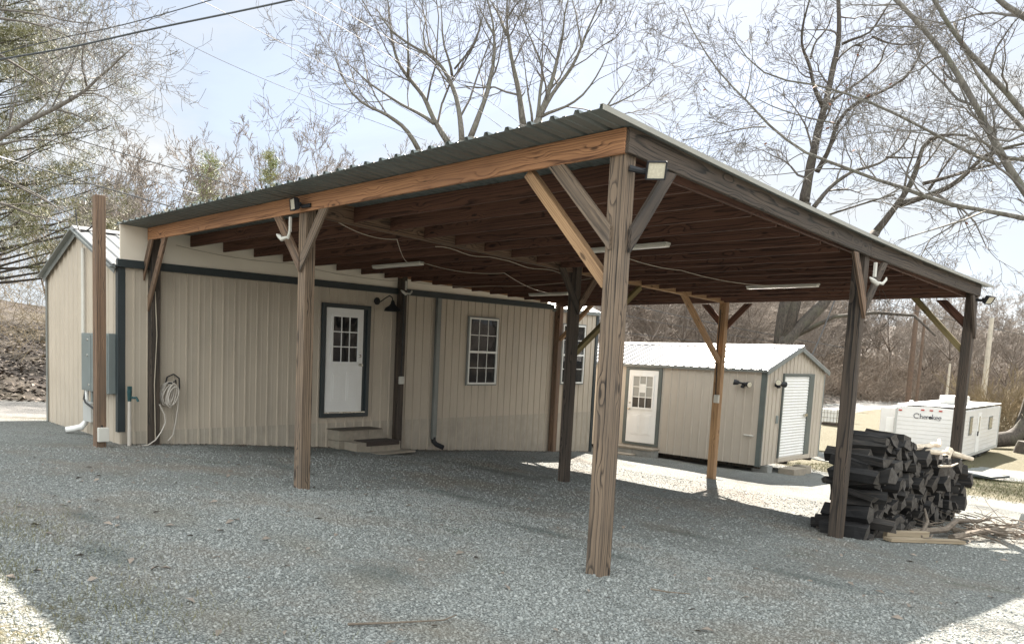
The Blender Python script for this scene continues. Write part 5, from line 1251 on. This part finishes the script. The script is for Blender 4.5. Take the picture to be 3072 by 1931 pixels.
def pine(name, base, H, R0, seed, nbr, mat, label, side=None, wid=.34, nper=70, nl=.16, cl=.28, lo=.2, group=None, width=.006):
    R = random.Random(seed); rg = np.random.default_rng(seed); T = Tree(np.linalg.norm(np.array(base)-CAM), seed); base = np.array(base); top = base+np.array([.2,.1,H]); T.raw([base, base+(top-base)*.5, top], [R0, R0*.7, R0*.12])
    cc = []
    for i in range(nbr):
        t = lo+(1-lo)*i/nbr; p = base+(top-base)*t; a = R.uniform(0,6.28) if side is None else side+R.gauss(0,.85); L = H*(wid*(1-t)+wid*.18)*R.uniform(.6,1.25); d = np.array([math.cos(a), math.sin(a), R.uniform(-.05,.35)])
        q = p.copy(); pts = [q]
        for k in range(5):
            d = d+np.array([R.gauss(0,.15),R.gauss(0,.15),.04]); d /= np.linalg.norm(d); q = q+d*L/5; pts.append(q)
            if k >= 1:
                for _ in range(R.choice((1,2,2))): cc.append(q+np.array([R.gauss(0,L*.13),R.gauss(0,L*.13),R.gauss(.05,L*.07)]))
        T.limbs.append((pts, [max(.05*(1-t)*(1-.16*k), .012) for k in range(6)]))
    cc.append(top)
    C_ = np.array(cc); n = len(C_)*nper; P = np.repeat(C_, nper, 0)+rg.normal(0,cl*.5,(n,3))*np.array([1,1,.55]); d = rg.normal(0,1,(n,3))+np.array([0,0,.5]); d /= np.linalg.norm(d,axis=1)[:,None]; l = (nl*rg.uniform(.6,1.2,n))[:,None]
    w = np.cross(d, rg.normal(0,1,(n,3))); w /= np.linalg.norm(w,axis=1)[:,None]+1e-9; w *= width
    V = np.stack([P-w,P+w,P+d*l+w*.4,P+d*l-w*.4],1).reshape(-1,3)-base; i = np.arange(n)*4
    t = thing(name, tuple(base), label, 'tree', group); ms = T.meshes(BARKD, TWIGD, base)
    o = bpy.data.objects.new('trunk', ms[0]); COL.objects.link(o); o.parent = t
    me = mesh_np('needles', V, np.stack([i,i+1,i+2,i+3],1), 4, mat); o = bpy.data.objects.new('crown', me); COL.objects.link(o); o.parent = t
    return t
b = at(-60,1200,21); b[2] = gz(b[0],b[1])-.1
pine('pine_tree', b, 12.3, .26, 21, 95, PINE, 'tall olive green pine at the left edge behind the bare limb', side=math.atan2(RM[1,0],RM[0,0]), nper=90, nl=.15, cl=.30, lo=.2, width=.0065)
b = at(620,700,40); b[2] = gz(b[0],b[1])-.1; pine('pine_tree', b, at(620,480,40)[2]-b[2], .10, 22, 34, PINEY, 'small bright green young pine above the low roof edge on the left', wid=.26, nper=15, nl=.34, cl=.34, lo=.3, width=.012)
b = at(800,650,44); b[2] = gz(b[0],b[1])-.1; pine('pine_tree', b, at(800,465,44)[2]-b[2], .10, 23, 30, PINEY, 'slim young pine right of the brighter one above the roof edge', wid=.13, nper=14, nl=.34, cl=.26, lo=.5, width=.012)

# --- woods: individual bare trees made from a few models ---
def model(seed, H, D, spread, lean=0, dens=1.0, twiglvl=3):
    T = Tree(D, seed); R = T.rng; p = np.zeros(3); pts = [p]; d = np.array([lean,0,1.0])
    fork = R.uniform(.32,.5)
    for k in range(5):
        d = d+np.array([R.gauss(0,.06),R.gauss(0,.06),0]); d /= np.linalg.norm(d); p = p+d*H*fork/5; pts.append(p)
    r0 = H*.0125; T.limb(pts, r0*1.15, r0*.75, every=1.6, lvl=2, L=(H*.10,H*.18), up=.06, start=.45, spawn=(3,4,4), wander=.1, ang=(.35,.8))
    nb = R.choice((3,4,5)); a0 = R.uniform(0,6.28)
    for k in range(nb):
        a = a0+6.28*k/nb+R.gauss(0,.3); q = np.array(p); dd = np.array([math.cos(a)*spread, math.sin(a)*spread, 1.0]); dd /= np.linalg.norm(dd); P = [q]; L = H*(1-fork)*R.uniform(.75,1.05)
        for j in range(6):
            dd = dd+np.array([R.gauss(0,.11),R.gauss(0,.11),.05]); dd /= np.linalg.norm(dd); q = q+dd*L/6; P.append(q)
        T.limb(P, r0*.62, r0*.12, every=H*.048/dens, lvl=twiglvl, L=(H*.14,H*.32), up=.06, start=.08, spawn=(3,4,4), wander=.13, ang=(.4,.9))
    return T.meshes(BARKF, TWIGF, np.zeros(3))
MODELS = [model(31,14,55,.75), model(32,15,55,.6), model(33,12,55,.9,.05), model(34,16,55,.6,-.04), model(35,11,55,.5), model(36,13,55,.8,.08)]
wood_lab = ['slender bare tree in the brown woods beyond the road','tall bare tree in the brown woods beyond the road','low spreading bare tree in the brown woods beyond the road','tall slightly leaning bare tree in the brown woods beyond the road','small upright bare tree in the brown woods beyond the road','leaning bare tree in the brown woods beyond the road']
def plant(k, x, y, sc, label, group='bare trees in the woods'):
    t = thing('bare_tree', (x,y,gz(x,y)-.1), label, 'tree', group); t.rotation_euler.z = random.uniform(0,6.28); s = sc; t.scale = (s*random.uniform(.9,1.1),s*random.uniform(.9,1.1),s)
    for me, nm in zip(MODELS[k], ('trunk','crown')):
        o = bpy.data.objects.new(nm, me); COL.objects.link(o); o.parent = t
def plant_px(u, D, vt, k, lab):
    """tree whose top stands at height vt in the photo's survey"""
    p = at(u, 1000, D); z0 = gz(p[0],p[1]); H = at(u, vt, D)[2]-z0; plant(k, p[0], p[1], max(.25, .80*H/(14,15,12,16,11,13)[k]), lab)
plant_px(770,48,268,0,'round-crowned bare tree standing alone above the left half of the roof')
plant_px(905,52,330,1,'bare tree with upright twigs right of the round-crowned one')
plant_px(415,60,520,4,'bare tree rising behind the roof corner left of the young pine'); plant_px(520,62,430,2,'low bare tree just left of the bright young pine')
plant_px(1010,58,300,3,'hazy bare tree behind the left leaning limb'); plant_px(1130,55,340,5,'hazy bare tree low behind the roof edge'); plant_px(300,55,470,0,'bare tree between the pine and the free post'); plant_px(690,66,420,1,'distant bare tree behind the round-crowned one')
cnt = 0
while cnt < 190:
    y = random.uniform(-8, 125); d = random.uniform(5, 45); x = road_x(y)-d
    c = RM.T@(np.array([x,y,0])-CAM); u = 1536+PX+FPX*c[0]/-c[2]
    if c[2] > -22 or u < -300 or u > 3350: continue
    if 1400 < u < 1800 or (u < 1400 and random.random() < .72): continue
    k = random.randrange(6); H = random.uniform(5.5, 9.5) if u < 1500 else random.uniform(7,13)
    if u > 2650: H = random.uniform(5.5,10)
    plant(k, x, y, H/(14,15,12,16,11,13)[k], wood_lab[k]); cnt += 1
for k in range(64):
    x, y = random.uniform(-36, 34), random.uniform(84, 130); q = k % 6; plant(q, x, y, random.uniform(.55,.95), 'far bare tree at the end of the road beyond the trailer', 'far bare trees beyond the trailer')
for u, D, vt, k in ((2870,80,880,1),(2960,84,900,0),(3040,78,860,3),(2790,82,870,5),(3110,86,880,2)): plant_px(u, D, vt, k, 'far bare tree on the skyline above the trailer')
# brush: shrub thickets that read as one mass
def brush(name, n, fn, L, r, mat, label):
    A = []; B = []; R0 = []
    while len(A) < n:
        q = fn()
        if q is None: continue
        x, y, hmax = q; z = gz(x,y); a = random.uniform(0,6.28); p = np.array([x,y,z+random.uniform(0,hmax)]); d = np.array([math.cos(a),math.sin(a),random.uniform(.1,1.6)])
        for k in range(3):
            d = d/np.linalg.norm(d); q2 = p+d*L*random.uniform(.5,1.2); A.append(p); B.append(q2); R0.append(r*(1-.25*k)); p = q2; d = d+np.array([random.gauss(0,.5),random.gauss(0,.5),random.gauss(.1,.4)])
    T = Tree(1,1); T.seg = list(zip(A,B,R0,[x*.7 for x in R0])); me = T.meshes(BARK, mat, np.zeros(3))[0]; o = bpy.data.objects.new(name, me); COL.objects.link(o); tag(o, label, 'brush', None, 'stuff')
def f_bank():
    y = random.uniform(8, 110); d = 4.0+abs(random.gauss(0,11)); return road_x(y)-d, y, .4+min(5.5, d*.27)
brush('undergrowth', 150000, f_bank, .50, .014, BRUSH, 'tangled brown undergrowth covering the bank beyond the road')
def f_left():
    y = random.uniform(-16, 10); d = 6+abs(random.gauss(0,7)); return road_x(y)-d, y, .5+min(3.6, d*.2)
brush('undergrowth', 16000, f_left, .38, .009, BRUSHY, 'pale straw coloured weeds on the bank left of the building')
def f_far():
    return random.uniform(-34, 40), random.uniform(84, 125), random.uniform(.3,7.5)*random.random()**.7
brush('undergrowth', 150000, f_far, .9, .022, BRUSH, 'brown thicket closing the view far beyond the trailer')
# round bush by the road on the right
T = Tree(45, 77); b = at(3015,1235,50); b = np.array([b[0],b[1],gz(b[0],b[1])])
for k in range(90):
    a = random.uniform(0,6.28); e = random.uniform(.3,1.3); T.grow(b+np.array([random.gauss(0,.3),random.gauss(0,.3),0]), np.array([math.cos(a)*.8,math.sin(a)*.8,e]), random.uniform(1.8,3.6), .02, 2, .05, .12, (4,4,4), (.2,.6), (.35,.6))
T.place(b, BARK, BRUSHY, 'rounded bare tan bush beside the road behind the trailer', 'bush', None, 'bush')
# hollow log, stump and trunk at the right edge
b = at(3010,1345,40); b = np.array([b[0],b[1],gz(b[0],b[1])])
m = MB(); rgt = RM[:,0]; 
m.tube([b+rgt*-1.3+[0,0,.35], b+rgt*-.5+[0,0,.42], b+rgt*.35+[0,0,.5], b+rgt*.75+[0,0,.9], b+rgt*.85+[0,0,1.5]], [.33,.38,.42,.34,.12], 12); m.build('fallen_log', BARKD, None, smooth=True, label='dark fallen log with an upturned jagged end right of the trailer', cat='log')
b = at(3075,1355,38); b = np.array([b[0],b[1],gz(b[0],b[1])]); m = MB(); m.tube([b+[0,0,-.1],b+[0,0,.25],b+[.03,0,.55]], [.48,.42,.36], 12); m.build('stump', BARKD, None, smooth=True, label='dark stump cut off by the right edge of the picture', cat='stump')
T = Tree(46, 78); b = at(3075,1262,46); b = np.array([b[0],b[1],gz(b[0],b[1])-.1]); T.limb([b, b+[0,0,.8], b+rgt*.35+[0,0,2.2], b+rgt*.6+[0,0,4.5], b+rgt*.9+[0,0,8]], .75, .3, every=1.5, lvl=2, L=(1.5,3), start=.4)
T.place(b, BARKD, TWIGD, 'thick dark tree trunk at the right edge beyond the trailer')
# woods behind the photographer, so that the panes have something to mirror
for k in range(26):
    a = random.uniform(-.6, 1.25); D = random.uniform(24, 46); plant(k % 6, CAM[0]+D*math.cos(a), CAM[1]+D*math.sin(a)+6, random.uniform(.7,1.1), 'bare tree across the drive outside the picture', 'bare trees across the drive')

for k in range(46):
    plant(k % 6, random.uniform(26, 52), random.uniform(8, 75), random.uniform(.7,1.1), 'bare tree across the drive outside the picture', 'bare trees across the drive')

# ------------------------------------------------------------------ light and sky
SUN = np.array([-.56, 1.10, 1.0]); SUN /= np.linalg.norm(SUN)
sl = bpy.data.lights.new('sun', 'SUN'); sl.energy = SUN_E; sl.angle = rad(.5); sl.color = (1, .91, .80)
so_ = bpy.data.objects.new('sun', sl); COL.objects.link(so_); so_.rotation_euler = Vector(SUN).to_track_quat('Z', 'Y').to_euler(); so_.location = (-20, 30, 40)
w = bpy.data.worlds.new('World'); S.world = w; w.use_nodes = True; nt = w.node_tree; nt.nodes.clear()
out = nt.nodes.new('ShaderNodeOutputWorld'); bg = nt.nodes.new('ShaderNodeBackground'); sky = nt.nodes.new('ShaderNodeTexSky')
sky.sky_type = 'NISHITA'; sky.sun_disc = False; sky.sun_elevation = math.asin(SUN[2]); sky.sun_rotation = math.atan2(SUN[0], SUN[1]); sky.air_density = 1.0; sky.dust_density = 1.2; sky.ozone_density = 1.0; sky.altitude = 100
tc = nt.nodes.new('ShaderNodeTexCoord'); mp = nt.nodes.new('ShaderNodeMapping'); mp.inputs['Scale'].default_value = (1.0,1.0,2.6); nt.links.new(tc.outputs['Generated'], mp.inputs[0])
cn = nt.nodes.new('ShaderNodeTexNoise'); cn.inputs['Scale'].default_value = 2.3; cn.inputs['Detail'].default_value = 7; cn.inputs['Roughness'].default_value = .58; cn.inputs['Distortion'].default_value = .4; nt.links.new(mp.outputs[0], cn.inputs['Vector'])
cr = ramp(nt, cn.outputs[0], [(.40,.80),(.62,1)])
skyc = mixc(nt, 1.0, sky.outputs[0], (.42,.43,.50), 'MULTIPLY')
hi = ramp(nt, cn.outputs[0], [(.46,0),(.66,1)])
front = mixc(nt, cr, skyc, mixc(nt, hi, CLOUD, (1.66,1.70,1.72)))
# added fill light: unseen bright sky behind the camera, lifts the shaded side
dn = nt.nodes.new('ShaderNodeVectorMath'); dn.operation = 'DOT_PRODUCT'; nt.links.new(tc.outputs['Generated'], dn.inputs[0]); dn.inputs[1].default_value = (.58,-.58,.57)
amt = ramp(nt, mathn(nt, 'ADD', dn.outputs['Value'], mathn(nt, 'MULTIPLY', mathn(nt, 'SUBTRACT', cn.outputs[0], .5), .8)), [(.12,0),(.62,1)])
mx = mixc(nt, amt, front, SKY_FILL)
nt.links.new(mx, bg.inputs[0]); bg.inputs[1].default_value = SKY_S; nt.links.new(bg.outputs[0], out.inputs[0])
S.view_settings.view_transform = 'Standard'; S.view_settings.look = 'None'; S.view_settings.exposure = EXPO; S.view_settings.gamma = 1.0; S.view_settings.use_curve_mapping = False
S.render.engine = 'CYCLES'; S.cycles.use_denoising = True
S.cycles.max_bounces = 8; S.cycles.diffuse_bounces = 4; S.cycles.glossy_bounces = 3; S.cycles.transparent_max_bounces = 4
